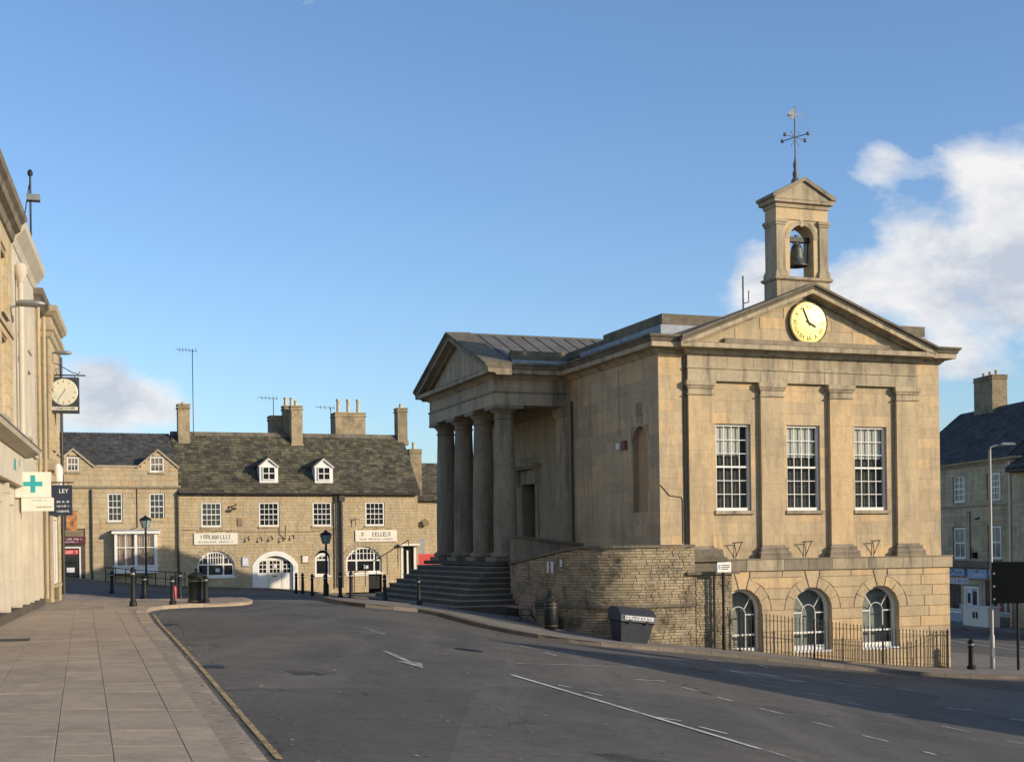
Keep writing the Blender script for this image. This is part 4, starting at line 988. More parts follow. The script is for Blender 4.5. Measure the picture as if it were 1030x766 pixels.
# lower end pier against the basement, with its cap
mb = MB(); mb.box(.72, 2.06, -.98, -.30, -2.6, .60); mb.build('end_pier_core', M['mortar'], tw)
stone_run([(2.08, -1.0), (.74, -1.0)], lambda x, y, t: G_l(x, y) - .1, lambda x, y, t: .60, .085, (.17, .25, .36), .12, 'end_pier_stones', M['rubble'], tw, .02, -1)
stone_run([(2.08, -.3), (2.08, -.98)], lambda x, y, t: G_l(x, y) - .1, lambda x, y, t: .60, .085, (.17, .26), .12, 'end_pier_side_stones', M['rubble'], tw, .015, -1)
MB().box(.40, 2.30, -1.12, -.30, .604, .70).build('end_pier_cap', M['coping'], tw)
mb = MB(); mb.ring(.86, 1.9, -.72, -.30, [(.10, .702), (.10, .82), (.0, .84), (.0, 1.0), (.12, 1.02), (.12, 1.14), (.04, 1.18), (.0, 1.42)]); mb.build('pedestal', M['coping'], tw)
MB().tube([(1.36, -1.1, .55), (1.36, -1.1, -1.9)], .045).build('downpipe', M['pipe'], tw)
mb = MB(); poly = [(p_[0], p_[1]) for p_ in wp]; 
terr = [(.7, -.6)] + [(x * .88 + .0, y * .8 + .2) for x, y in arc] + [(-2.72, 5.9), (-2.72, 7.0), (.0, 7.0), (.0, 0), (.7, 0)]
mb.prism(terr, 'z', -2.4, 1.03); mb.build('terrace_paving', M['steps'], tw)
for (x, y, w_, h, z) in ((-3.135, 1.75, .26, .36, .72), (-3.135, 2.12, .2, .36, .70), (-3.10, 1.05, .16, .34, .82)):
    mb = MB(); mb.box(-.004, .004, -w_ / 2, w_ / 2, 0, h); X, Y = wor(x, y)
    o = mb.build('notice', M['paper']); o.location = (X, Y, z); o.rotation_euler = (0, 0, TH + (R(8) if y < 1.1 else 0)); 
    tag(o, {1.75: 'larger white paper notice pinned on the curved stone wall', 2.12: 'leftmost small white paper notice on the curved stone wall', 1.05: 'narrow white paper notice on the wall, right of the other two'}[y], 'notice', 'paper notices on the terrace wall')
iw = frame_thing('portico_side_wall', 'short stone parapet wall with sloping cap beside the nearest portico column', 'wall', -1.4, 6.6, 1.0)
stone_run([(.0, 6.45), (-2.78, 6.45)], lambda x, y, t: .9, lambda x, y, t: 1.62 + .35 * min(1, t / 2.78), .15, (.3, .45, .6), .3, 'wall_stones', M['rubble'], iw, .02, out=-1) if False else None
mb = MB(); mb.prism([(-2.78, .6), (.0, .6), (.0, 1.58), (-2.78, 1.93)], 'y', 6.45, 6.8); mb.build('wall_face', M['weathered'], iw)
mb = MB(); mb.prism([(-2.86, 1.935), (.0, 1.585), (.0, 1.685), (-2.86, 2.035)], 'y', 6.38, 6.87); mb.build('coping', M['coping'], iw)

# ============================================================ railings
rl = frame_thing('iron_railings', 'black spearhead iron railings in front of the arched basement windows', 'railings', 6.5, -1.3, -2.0)
rpath = densify([(2.2, -1.25), (10.35, -1.25), (10.62, -.9), (10.75, -.2)], .02); acc = 0; nbar = 0
def rbase(x, y): return G_l(x, y) + .13
mbm = MB(); hgt = 1.36; r_ = .016
mbm.add([], [])
prof = [(0, 0), (r_, 0), (r_, 1.22), (.008, 1.23), (.026, 1.27), (.0, 1.36)]
proto = MB().lathe(prof, 0, 0, 6).build('bar', M['iron']); bar_me = proto.data; bpy.data.objects.remove(proto)
last = None; tops = []
for i, p_ in enumerate(rpath):
    if last is None or math.hypot(p_[0] - last[0], p_[1] - last[1]) >= .125:
        o = bpy.data.objects.new('bar', bar_me); col.objects.link(o); o.parent = rl; o.location = (p_[0] - 6.5, p_[1] + 1.3, rbase(*p_) + 2.0 - .02); last = p_; nbar += 1
for nm, dz in (('bottom_rail', .14), ('top_rail', 1.12)):
    mb = MB(); pts = [p_ for p_ in rpath[::10]] + [rpath[-1]]
    for a, b in zip(pts, pts[1:]): mb.bar((*a, rbase(*a) + dz), (*b, rbase(*b) + dz), .035, .012, (0, 0, 1))
    mb.build(nm, M['iron'], rl)
for x in (2.2, 5.0, 7.7, 10.35):
    MB().lathe([(0, 0), (.03, 0), (.03, 1.25), (.045, 1.27), (.03, 1.33), (.0, 1.40)], x, -1.25, 8).build('standard', M['iron'], rl).location = (0, 0, rbase(x, -1.25))
ribbon([(2.2, -1.25), (10.35, -1.25), (10.62, -.9), (10.75, -.2)], lambda x, y, t: rbase(x, y) - .4, lambda x, y, t: rbase(x, y) + .03, -.09, .09, 'kerb_plinth', M['kerb'], rl)

# ============================================================ street furniture
def marks(parent, x0, x1, z, h, n, m, y, name='lettering', face='-y', seed=1):
    """a row of small letter-like strokes, for writing too small to read"""
    rnd = random.Random(seed); mb = MB(); st = (x1 - x0) / n; d = .003
    def st_(a, b, c_, e):
        if face == '-y': mb.box(a, b, y - d, y, c_, e)
        else: mb.box(y - d, y, -b, -a, c_, e)
    for i in range(n):
        a = x0 + i * st + st * .08; w_ = st * rnd.uniform(.55, .8); t = min(w_ * .32, h * .22); k = rnd.randrange(6)
        if k == 5 and 0 < i < n - 1: continue
        st_(a, a + t, z, z + h)
        if k in (0, 1): st_(a + t, a + w_, z + h - t, z + h)
        if k in (0, 2, 3): st_(a + t, a + w_, z, z + t)
        if k in (1, 3): st_(a + w_ - t, a + w_, z + t * 1.01, z + h - t * 1.01)
        if k in (0, 4): st_(a + t, a + w_ * .8, z + h * .45, z + h * .45 + t)
    return mb.build(name, m, parent)

def ground_z(X, Y, up=.12): return G(X, Y) + up
BP = {}
def bollard(X, Y, h, label, up=.11, fat=1.0, group='black iron bollards', finial=True):
    key = (round(h, 2), fat)
    if key not in BP:
        s = fat; pr = [(0, 0), (.105 * s, 0), (.105 * s, .10 * h), (.085 * s, .13 * h), (.072 * s, .16 * h), (.062 * s, .60 * h), (.06 * s, .72 * h), (.078 * s, .735 * h), (.078 * s, .775 * h), (.06 * s, .79 * h), (.058 * s, .86 * h), (.08 * s, .875 * h), (.08 * s, .91 * h), (.052 * s, .925 * h), (.06 * s, .955 * h), (.045 * s, .99 * h), (0, h)]
        t = MB().lathe(pr, 0, 0, 14).build('post', M['black'], smooth=True); b_ = MB().lathe([(.0, .80 * h), (.0615 * s, .80 * h), (.0615 * s, .85 * h), (0, .85 * h)], 0, 0, 14).build('band', M['galv'], smooth=True)
        BP[key] = (t.data, b_.data); bpy.data.objects.remove(t); bpy.data.objects.remove(b_)
    r_o = thing('bollard', label, 'bollard', (X, Y, ground_z(X, Y, up)), random.random() * 6, group=group)
    for nm, me in zip(('post', 'reflective_band'), BP[key]):
        o = bpy.data.objects.new(nm, me); col.objects.link(o); o.parent = r_o
    r_o.rotation_euler = (R(random.uniform(-.8, .8)), R(random.uniform(-.8, .8)), random.random() * 6)
    return r_o
bollard(-10.55, 37.3, 1.10, 'tallest black bollard at the corner of the left-hand pavement', .09)
bollard(-9.70, 38.3, .82, 'short black bollard immediately left of the round black bin', .09)
bollard(-9.05, 39.6, .81, 'short black bollard just right of the round black bin', .09)
bollard(-11.55, 46.6, .96, 'black bollard behind the red cylinder on the left pavement', .09)
bollard(-10.16, 63, .98, 'leftmost of the close pair of bollards by the pub doorway', .1)
bollard(-9.85, 63, .98, 'right one of the close pair of bollards by the pub doorway', .1)
bollard(-8.96, 60, .98, 'lone bollard in front of the framed menu on the pub wall', .1)
bollard(-7.41, 53, .98, 'bollard standing beside the foot of the lantern post', .1)
bollard(-6.55, 51, 1.02, 'bollard in front of the pub downpipes', .11)
bollard(-5.85, 48.6, 1.0, 'bollard at the rounded kerb below the right-hand pub window', .11)
bollard(-4.72, 49.6, .98, 'bollard before the far end of the portico steps', .12)
bollard(-3.28, 47.0, .98, 'bollard nearest the corner of the portico steps', .12)
bollard(16.0, 46.9, 1.05, 'thick black bollard at the right end of the iron railings', .12, 1.5)
bollard(-14.6, 53.2, .92, 'thick dark bollard in the shade left of the red cylinder', .02, 1.7)
bollard(-16.6, 55.6, .92, 'leftmost dark bollard behind the tall corner bollard', .02, 1.1)

# round bin on the left pavement
X, Y = -9.4, 39.9
bn = thing('litter_bin', 'round dark green litter bin with domed lid between two short bollards', 'litter bin', (X, Y, ground_z(X, Y, .09)), group='litter bins')
MB().lathe([(0, 0), (.24, 0), (.25, .03), (.25, .07), (.235, .09), (.235, .60), (.25, .62), (.25, .66), (.235, .68), (.235, .74), (.26, .76), (.26, .79), (0, .79)], 0, 0, 24).build('drum', M['greenmetal'], bn, smooth=True)
MB().lathe([(0, .79), (.25, .792), (.22, .84), (.12, .88), (.05, .90), (.045, .95), (.06, .98), (.0, 1.02)], 0, 0, 24).build('lid', M['greenmetal'], bn, smooth=True)
for z in (.05, .64): MB().lathe([(.0, z - .012), (.254, z - .012), (.254, z + .012), (.0, z + .012)], 0, 0, 24).build('band', M['brass'], bn, smooth=True)
# red cylinder
X, Y = -11.0, 43.6
rc = thing('gas_cylinder', 'small red cylinder standing behind the bollards on the left pavement', 'cylinder', (X, Y, ground_z(X, Y, .09)))
MB().lathe([(0, 0), (.085, 0), (.09, .02), (.09, .34), (.07, .40), (.03, .43), (0, .43)], 0, 0, 16).build('cylinder_body', M['red'], rc, smooth=True)
MB().lathe([(0, .42), (.03, .42), (.03, .48), (.045, .49), (.045, .52), (0, .53)], 0, 0, 10).build('valve', M['iron'], rc)
# litter bin by the wall
X, Y = 1.22, 43.1
b2 = thing('litter_bin', 'slim black litter bin with pointed dome and gold bands by the curved wall', 'litter bin', (X, Y, ground_z(X, Y, .118)), group='litter bins')
MB().lathe([(0, 0), (.20, 0), (.215, .02), (.215, .84), (.20, .86), (0, .86)], 0, 0, 24).build('drum', M['black'], b2, smooth=True)
MB().lathe([(0, .86), (.17, .86), (.16, 1.0), (.13, 1.06), (.11, 1.12), (.05, 1.16), (.045, 1.19), (.06, 1.21), (.0, 1.26)], 0, 0, 24).build('dome', M['black'], b2, smooth=True)
MB().box(-.10, .10, -.175, -.10, .90, 1.02).build('opening', M['dark'], b2)
for z in (.12, .70, .82): MB().lathe([(0, z - .008), (.2185, z - .008), (.2185, z + .008), (0, z + .008)], 0, 0, 24).build('gold_band', M['brass'], b2)
# grit bin
X, Y = 3.62, 41.75
gb = thing('grit_bin', 'dark grey plastic grit bin with sloping lid leaning on the pavement', 'grit bin', (X, Y, ground_z(X, Y, .118)), TH + R(2))
gb.rotation_euler = (R(2), R(6.5), TH + R(3))
mb = MB(); vs = []
for z, a, b in ((0, .46, .30), (.60, .56, .38), (.64, .60, .42)): vs += [(-a, -b, z), (a, -b, z), (a, b, z), (-a, b, z)]
mb.add(vs, [(0, 1, 2, 3), (8, 9, 10, 11)] + [(4 * l_ + i, 4 * l_ + (i + 1) % 4, 4 * l_ + 4 + (i + 1) % 4, 4 * l_ + 4 + i) for l_ in (0, 1) for i in range(4)]); mb.build('tub', M['grit'], gb)
mb = MB(); mb.prism([(-.46, .645), (.45, .645), (.45, .98), (.30, 1.06), (-.16, 1.04), (-.42, .84)], 'x', -.62, .62); lid = mb.build('lid', M['grit'], gb)
mb = MB(); mb.box(-.50, .50, -.475, -.44, .70, .82); mb.build('label_panel', M['paper'], lid)
marks(lid, -.46, .46, .72, .08, 9, M['grit'], -.476, seed=71)
for x in (-.3, .3): MB().box(x - .05, x + .05, -.47, -.42, .60, .70).build('catch', M['black'], lid)
mb = MB(); mb.box(.05, .28, -.31, -.155, .95, 1.0) if False else mb.box(-.1, .1, .05, .2, 1.03, 1.06); mb.build('hinge', M['black'], lid)
# bench
bx, by = -4.0, 2.65
X, Y = wor(bx, by)
bc = thing('bench', 'weathered timber bench with iron legs standing along the dark side of the wall', 'bench', (X, Y, ground_z(X, Y, .118)), TH + R(90))
for y in (-.20, -.09, .02, .13): MB().box(-.85, .85, y - .045, y + .045, .43, .465).build('seat_slat', M['wood'], bc)
for z, y in ((.56, -.235), (.68, -.265), (.80, -.295)): MB().box(-.85, .85, y - .015, y + .015, z - .05, z + .05).build('back_slat', M['wood'], bc)
for x in (-.7, .7):
    mb = MB(); mb.tube([(x, .24, 0), (x, .16, .2), (x, .17, .42), (x, -.17, .42), (x, -.25, .6), (x, -.32, .87)], .022, 8); mb.tube([(x, -.34, 0), (x, -.20, .2), (x, -.17, .42)], .022, 8); mb.tube([(x, .16, .2), (x, -.2, .2)], .018, 6); mb.build('leg_frame', M['iron'], bc)
X, Y = wor(-3.5, 1.35)
tr = thing('stone_trough', 'low dark stone trough against the wall beside the bench', 'trough', (X, Y, ground_z(X, Y, .118)), TH + R(90))
mb = MB(); mb.box(-.5, .5, -.2, .2, 0, .08); mb.box(-.5, -.42, -.2, .2, .08, .36); mb.box(.42, .5, -.2, .2, .08, .36); mb.box(-.42, .42, -.2, -.13, .08, .36); mb.box(-.42, .42, .13, .2, .08, .36); mb.build('basin', M['coping'], tr)
MB().box(-.42, .42, -.13, .13, .25, .30).build('soil', M['dark'], tr)
# sign post in front of the basement
X, Y = wor(1.52, -1.42)
sg = thing('sign_post', 'black post with small white parking sign at the railings corner', 'sign', (X, Y, ground_z(X, Y, .118)), TH)
MB().lathe([(0, -.1), (.065, -.1), (.065, .78), (.05, .80), (.05, 2.72), (0, 2.74)], 0, 0, 12).build('post', M['black'], sg, smooth=True)
mb = MB(); mb.box(-.25, .25, -.075, -.06, 2.50, 2.82); pl_ = mb.build('sign_plate', M['white'], sg)
MB().box(-.21, -.13, -.079, -.074, 2.60, 2.74).build('blue_square', M['blue'], pl_)
for k, z in enumerate((2.72, 2.66, 2.60)): MB().box(-.10, .20 - .06 * (k == 2), -.079, -.074, z - .014, z + .014).build('text_line', M['darkletter'], pl_)
# right-hand street lamp
X, Y = 16.95, 47.5
lm = thing('street_lamp', 'tall pale steel lamp column at the right edge with short bent arm', 'street lamp', (X, Y, ground_z(X, Y, .118)))
MB().lathe([(0, -.1), (.085, -.1), (.085, 1.15), (.055, 1.22), (.05, 7.72), (0, 7.73)], 0, 0, 14).build('column', M['galv'], lm, smooth=True)
MB().tube([(0, 0, 7.67), (.04, 0, 7.83), (.2, 0, 7.88), (.5, -.02, 7.9)], .035, 8).build('arm', M['galv'], lm, smooth=True)
MB().ring(.42, .85, -.1, .08, [(-.03, 7.87), (.02, 7.90), (.02, 7.95), (-.05, 7.99)]).build('lantern', M['galv'], lm)
MB().box(-.05, .05, -.09, -.075, .4, .75).build('access_door', M['galv'], lm)
M['signback'] = plain('black_sign_back', (.005, .007, .007), .85, 0, .2, 4, 0, .08)
# dark board on its post (back of a road sign)
X, Y = 17.75, 47.2
bd = thing('road_sign', 'large dark road sign board on a black post, seen from behind', 'road sign', (X, Y, ground_z(X, Y, .118)))
MB().lathe([(0, -.1), (.05, -.1), (.05, 3.75), (0, 3.76)], 0, 0, 12).build('post', M['black'], bd, smooth=True)
MB().box(-.92, .62, -.075, -.055, 2.35, 3.80).build('board', M['signback'], bd)
for x in (-.88, .3):
    for z in (2.5, 2.95, 3.4): MB().box(x, x + .07, -.085, -.074, z - .03, z + .03).build('fixing', M['galv'], bd)

def lantern_post(X, Y, h, label, up=.1, ls=1.0, basefat=True):
    t = thing('lantern_post', label, 'street lamp', (X, Y, ground_z(X, Y, up)), group='lantern posts in the square')
    MB().lathe([(0, 0), (.11, 0), (.11, .5), (.08, .55), (.055, .6), (.045, h - .9), (.07, h - .88), (.05, h - .8), (.05, h - .62), (0, h - .61)], 0, 0, 12).build('column', M['black'], t, smooth=True)
    n4 = 6; s = ls
    lg = MB().lathe([(0, h - .62), (.12 * s, h - .61), (.22 * s, h - .22), (.0, h - .215)], 0, 0, n4).build('lantern_glass', M['lanternglass'], t)
    mb = MB()
    for i in range(n4):
        a = 2 * math.pi * i / n4; mb.tube([(.125 * s * math.cos(a), .125 * s * math.sin(a), h - .62), (.225 * s * math.cos(a), .225 * s * math.sin(a), h - .21)], .012, 5)
    mb.lathe([(0, h - .215), (.25 * s, h - .212), (.20 * s, h - .12), (.09 * s, h - .06), (.05, h), (0, h + .06)], 0, 0, 12); mb.build('lantern_frame', M['black'], t)
    return t
M['lanternglass'] = plain('lantern_glass', (.32, .38, .36), .15, 0, .1, 3)
lantern_post(-18.55, 68.0, 3.5, 'black lantern post in front of the bay window of the gabled house', .1, 1.3)
lantern_post(-8.62, 62.2, 3.0, 'black lantern post in front of the pub between door and downpipes', .1, 1.2)

# ============================================================ buildings across the square
def coursed(mb, x0, x1, z0, z1, blockers, rowh, lens, yf, depth, jit=.012):
    """separate stones in courses on a wall face looking to -y; blockers: functions zmid -> (xa, xb) or None"""
    z = z0
    while z < z1 - .03:
        h = min(rowh * random.uniform(.85, 1.2), z1 - z)
        if z1 - z - h < .06: h = z1 - z
        zm = z + h / 2; bl = [q for q in (f_(zm) for f_ in blockers) if q]
        for s, e in rows_free(x0, x1, bl):
            for p_, q in split_row(s, e, lens, random.random() * .3):
                j = random.uniform(-jit, jit * .3) * .6; g_ = .003; e_ = .006; a, b, c_, d = p_ + g_, q - g_, z + g_, z + h - g_
                vs = []
                for y, i_ in ((yf + depth, 0), (yf + j + e_, 0), (yf + j, e_)): vs += [(a + i_, y, c_ + i_), (b - i_, y, c_ + i_), (b - i_, y, d - i_), (a + i_, y, d - i_)]
                mb.add(vs, [(8, 9, 10, 11)] + [(4 * l_ + i, 4 * l_ + (i + 1) % 4, 4 * l_ + 4 + (i + 1) % 4, 4 * l_ + 4 + i) for l_ in (0, 1) for i in range(4)])
        z += h
    return mb
def rect_b(a, b, z0, z1): return lambda z: (a, b) if z0 - .02 < z < z1 + .02 else None
def arch_b(cx, h, z0, zs, r):
    top = zs - math.sqrt(max(0, r * r - h * h)) + r
    def f_(z):
        if z < z0 or z > top: return None
        if z <= zs: return (cx - h, cx + h)
        cz = zs - math.sqrt(max(0, r * r - h * h)); q = math.sqrt(max(0, r * r - (z - cz) ** 2)); return (cx - q, cx + q)
    return f_
def slates(x0, x1, e, r, name, m, parent, wd=.34, gauge=.24, skip=None, jit=.02):
    """overlapping slates on a slope from eave (y,z) to ridge (y,z)"""
    (ye, ze), (yr, zr_) = e, r; ln = math.hypot(yr - ye, zr_ - ze); ty, tz = (yr - ye) / ln, (zr_ - ze) / ln; ny, nz = -tz * (1 if yr > ye else -1), abs(ty)
    mb = MB(); nrow = int(ln / gauge)
    for i in range(nrow):
        s0 = i * gauge - .03; s1 = s0 + gauge * 1.45; x = x0 - random.random() * wd
        g2 = wd * (1.15 - .4 * i / nrow)
        while x < x1:
            w_ = g2 * random.uniform(.75, 1.25); a, b = max(x0, x) + .004, min(x1, x + w_) - .004; x += w_
            if b - a < .04: continue
            if skip and skip((a + b) / 2, s0): continue
            t0 = .035 + random.uniform(0, jit); t1 = .008; d0 = random.uniform(-.02, .02)
            P_ = lambda s, t: (ye + ty * s + ny * t, ze + tz * s + nz * t)
            q = [P_(s0 + d0, t0 - .022), P_(s0 + d0, t0), P_(s1, t1)]
            mb.add([(xx, *q[k]) for k in range(3) for xx in (a, b)], [(0, 1, 3, 2), (2, 3, 5, 4), (0, 2, 4), (1, 3, 5)])
    return kind(mb.build(name, m, parent), 'stuff')
def sash(parent, x0, x1, z0, z1, y, cols, rows, name='window', frame=.06, sill=True, bars=.022, glass='darkglass', rec=.10, surround=None, meet=True):
    mb = MB(); ya, yb = y + rec - .04, y + rec + .05; f_ = frame
    mb.box(x0, x0 + f_, ya, yb, z0, z1); mb.box(x1 - f_, x1, ya, yb, z0, z1); mb.box(x0 + f_, x1 - f_, ya, yb, z1 - f_, z1); mb.box(x0 + f_, x1 - f_, ya, yb, z0, z0 + f_ * 1.3)
    wn_ = mb.build(name, M['white'], parent); a, b, c_, d = x0 + f_, x1 - f_, z0 + f_ * 1.3, z1 - f_
    mb = MB()
    for i in range(1, cols): q = a + (b - a) * i / cols; mb.box(q - bars / 2, q + bars / 2, ya + .02, yb - .02, c_, d)
    for j in range(1, rows):
        q = c_ + (d - c_) * j / rows; t = bars / 2 * (1.7 if meet and j == rows // 2 else 1); mb.box(a, b, ya + .022, yb - .022, q - t, q + t)
    if cols * rows > 1: mb.build('glazing_bars', M['white'], wn_)
    MB().box(a, b, ya + .05, ya + .056, c_, d).build('pane', M[glass], wn_)
    if sill: MB().box(x0 - .06, x1 + .06, y - .06, y + rec - .05, z0 - .09, z0 - .004).build('sill', M['pubtrim'], wn_)
    return wn_
def chimney(parent, x0, x1, y0, y1, z0, z1, pots=1, m='chimneystone', pot='claypot', poth=.45):
    c_ = MB().ring(x0, x1, y0, y1, [(.05, z0), (.05, z0 + .25), (.0, z0 + .3), (.0, z1 - .28), (.05, z1 - .26), (.05, z1 - .18), (.0, z1 - .16), (.0, z1 - .1), (.04, z1 - .08), (.04, z1), (0, z1 + .004)]).build('chimney', M[m], parent)
    for i in range(pots):
        x = x0 + (x1 - x0) * (i + .5) / pots; MB().lathe([(0, z1), (.11, z1), (.10, z1 + poth * .8), (.125, z1 + poth * .84), (.125, z1 + poth), (.08, z1 + poth), (0, z1 + poth - .05)], x, (y0 + y1) / 2, 12).build('chimney_pot', M[pot], c_, smooth=True)
    return c_

PF = 35.4
pb = frame_thing('pub', 'long stone pub with mossy stone-slate roof, two white dormers and white arched doorway', 'pub', -4.8, PF, -.7)
UP = [(-10.36, -9.23), (-7.21, -6.06), (-4.19, -3.07), (-1.14, .01)]
D_ = (-6.32, 1.13, .72, 1.32)      # door arch: centre, half, spring, radius
A1 = (-9.59, 1.0, .88, 1.06); A4 = (-1.24, 1.04, .98, 1.10)
W3 = (-3.64, .42, 1.12, .42)
blk = [rect_b(a, b, 2.88, 4.26) for a, b in UP] + [arch_b(D_[0], D_[1], -1, D_[2], D_[3]), arch_b(A1[0], A1[1], .17, A1[2], A1[3]), arch_b(A4[0], A4[1], .23, A4[2], A4[3]), rect_b(-.98, -.2, -1, .23), arch_b(W3[0], W3[1], .12, W3[2], W3[3]), rect_b(.95, 1.85, -1, 1.75)]
kind(coursed(MB(), -11.55, 2.0, -.9, 4.95, blk, .17, (.28, .4, .55), PF, .2).build('wall_stones', M['pubstone'], pb), 'stuff')
mb = MB(); wall_boxes(mb, -11.54, 1.99, -1, 4.95, PF + .03, PF + .32, [(a - .01, b + .01, 2.86, 4.28) for a, b in UP] + [(D_[0] - 1.15, D_[0] + 1.15, -.99, 2.1), (A1[0] - 1.02, A1[0] + 1.02, .15, 1.75), (A4[0] - 1.06, A4[0] + 1.06, -.99, 1.85), (W3[0] - .44, W3[0] + .44, .1, 1.65), (.94, 1.86, -.99, 1.76)])
mb.box(-11.5, -11.2, PF + .32, PF + 7.2, -1, 4.95); mb.box(1.68, 1.98, PF + .32, PF + 7.2, -1, 4.95); mb.box(-11.2, 1.68, PF + 6.9, PF + 7.2, -1, 4.95)
mb.prism([(PF + .04, 4.95), (PF + 7.2, 4.95), (PF + 3.6, 8.2)], 'x', 1.68, 1.975); mb.prism([(PF + .04, 4.95), (PF + 7.2, 4.95), (PF + 3.6, 8.2)], 'x', -11.5, -11.2)
mb.build('wall', M['mortar'], pb)
MB().box(-11.4, 1.9, PF + .7, PF + .72, -1, 4.9).build('dark_rooms', M['dark'], pb)
E_, RG = (PF - .22, 4.78), (PF + 3.6, 8.34)
mb = MB(); mb.prism([(E_[0], E_[1] - .02), RG, (PF + 7.4, 4.9), (PF + 7.2, 4.85), (PF + 3.6, 8.18), (E_[0] + .1, E_[1] - .1)], 'x', -11.6, 2.08); rfp = mb.build('roof', M['stoneslate'], pb)
DM = [(-6.55, .52), (-3.42, .52)]
slates(-11.58, 2.12, E_, RG, 'roof_slates', M['stoneslate'], rfp, .34, .23, None, .03)
for i in range(34): MB().prism([(PF + 3.38, 8.20), (PF + 3.6, 8.44), (PF + 3.82, 8.20), (PF + 3.6, 8.34)], 'x', -11.58 + i * .403, -11.58 + (i + 1) * .403 - .01).build('ridge_tile', M['coping'], rfp)
MB().tube([(-11.55, PF - .26, 4.76), (2.05, PF - .26, 4.70)], .06, 8).build('gutter', M['pipe'], pb)
for x, r_ in ((-11.62, .05), (-3.02 + .15, .045), (-2.55, .095)): MB().tube([(x, PF - .12, 4.72), (x, PF - .12, -.6)], r_, 8).build('downpipe', M['pipe'], pb)
MB().box(-2.7, -2.36, PF - .25, PF - .0, 4.3, 4.62).build('hopper', M['pipe'], pb)
# dormers
for cx, h in DM:
    y0 = PF + .35; zb = 5.36; zt_ = 6.32
    mb = MB(); mb.box(cx - h, cx + h, y0, y0 + 1.4, zb, zt_); mb.prism([(cx - h - .0, zt_), (cx + h + .0, zt_), (cx, zt_ + .42)], 'y', y0 + .01, y0 + 1.9); dm = mb.build('dormer', M['white'], pb)
    sash(dm, cx - .36, cx + .36, zb + .14, zt_ - .06, y0 - .12, 2, 2, rec=.1, sill=False, frame=.05, bars=.05, meet=False)
    for sx in (-1, 1): MB().prism([(cx, zt_ + .54), (cx, zt_ + .43), (cx + sx * (h + .06), zt_ - .05), (cx + sx * (h + .14), zt_ - .02)], 'y', y0 - .12, y0 + 2.1).build('dormer_roof', M['stoneslate'], dm)
    mb = MB()
    for sx in (-1, 1): mb.prism([(cx, zt_ + .43), (cx, zt_ + .33), (cx + sx * (h + .0), zt_ - .10), (cx + sx * (h + .08), zt_ - .06)], 'y', y0 - .10, y0 - .05)
    mb.build('bargeboard', M['white'], dm)
for i, (a, b) in enumerate(UP): sash(pb, a + .02, b - .02, 2.9, 4.24, PF, 4, 4, frame=.07, bars=.03, rec=.07, glass='darkglass')
def arch_ring(cx, h, zs, r, wd, n, y, m, parent, name='voussoir', proud=.02, joint=.008):
    a0 = math.asin(min(1, h / r)); cz = zs - r * math.cos(a0)
    for i in range(n):
        p0, p1 = -a0 + 2 * a0 * i / n + joint, -a0 + 2 * a0 * (i + 1) / n - joint
        pts = [(cx + q * math.sin(a), cz + q * math.cos(a)) for q, a in ((r, p0), (r + wd, p0), (r + wd, p1), (r, p1))]
        MB().prism(pts, 'y', y - proud - random.uniform(0, .006), y + .2).build(name, m, parent)
arch_ring(A1[0], A1[1], A1[2], A1[3], .28, 13, PF, M['pubtrim'], pb); arch_ring(A4[0], A4[1], A4[2], A4[3], .28, 13, PF, M['pubtrim'], pb); arch_ring(W3[0], W3[1], W3[2], W3[3], .2, 7, PF, M['pubtrim'], pb)
def seg_window(parent, cx, h, zs, r, z0, y, mull, topbars, name='window'):
    ya = y + .08; out = [(cx - h, z0)] + arcpts(cx, h, zs, r, 16) + [(cx + h, z0)]; fw = .09
    inn = [(cx - h + fw, z0 + fw)] + arcpts(cx, h - fw, zs - .02, r - fw * .8, 16) + [(cx + h - fw, z0 + fw)]; n = len(out); mb = MB()
    vs = [(x, yy, z) for yy in (ya, ya + .1) for x, z in out] + [(x, yy, z) for yy in (ya, ya + .1) for x, z in inn]; fs = []
    for i in range(n): j = (i + 1) % n; fs += [(i, j, 2 * n + j, 2 * n + i), (n + i, n + j, 3 * n + j, 3 * n + i), (i, j, n + j, n + i), (2 * n + i, 2 * n + j, 3 * n + j, 3 * n + i)]
    mb.add(vs, fs); wn_ = mb.build(name, M['white'], parent); cz = zs - math.sqrt(max(0, r * r - h * h)); top = cz + r
    zt_ = zs - .05; mb = MB(); mb.box(cx - h + fw, cx + h - fw, ya + .01, ya + .09, zt_ - .045, zt_ + .045)
    for q in mull:
        zz = cz + math.sqrt(max(0.01, (r - fw) ** 2 - q * q)); mb.box(cx + q - .04, cx + q + .04, ya + .012, ya + .088, z0 + fw, zz)
    for q in topbars:
        zz = cz + math.sqrt(max(0.01, (r - fw) ** 2 - q * q)); mb.box(cx + q - .018, cx + q + .018, ya + .03, ya + .07, zt_, zz)
    zz = zt_ + (top - zt_) * .5; q = math.sqrt(max(0, (r - fw) ** 2 - (zz - cz) ** 2)); mb.box(cx - q, cx + q, ya + .032, ya + .068, zz - .018, zz + .018)
    mb.build('glazing_bars', M['white'], wn_); MB().prism(inn, 'y', ya + .05, ya + .056).build('pane', M['darkglass'], wn_)
    MB().box(cx - h - .05, cx + h + .05, y - .06, y + .09, z0 - .1, z0 - .004).build('sill', M['white'], wn_); return wn_
w1 = seg_window(pb, A1[0], A1[1], A1[2], A1[3], .17, PF, (-.42, .42), (-.7, -.28, -.14, 0, .14, .28, .7))
MB().box(A1[0] - .02, A1[0] + .22, PF + .055, PF + .06, .42, .62).build('poster', M['paper'], w1)
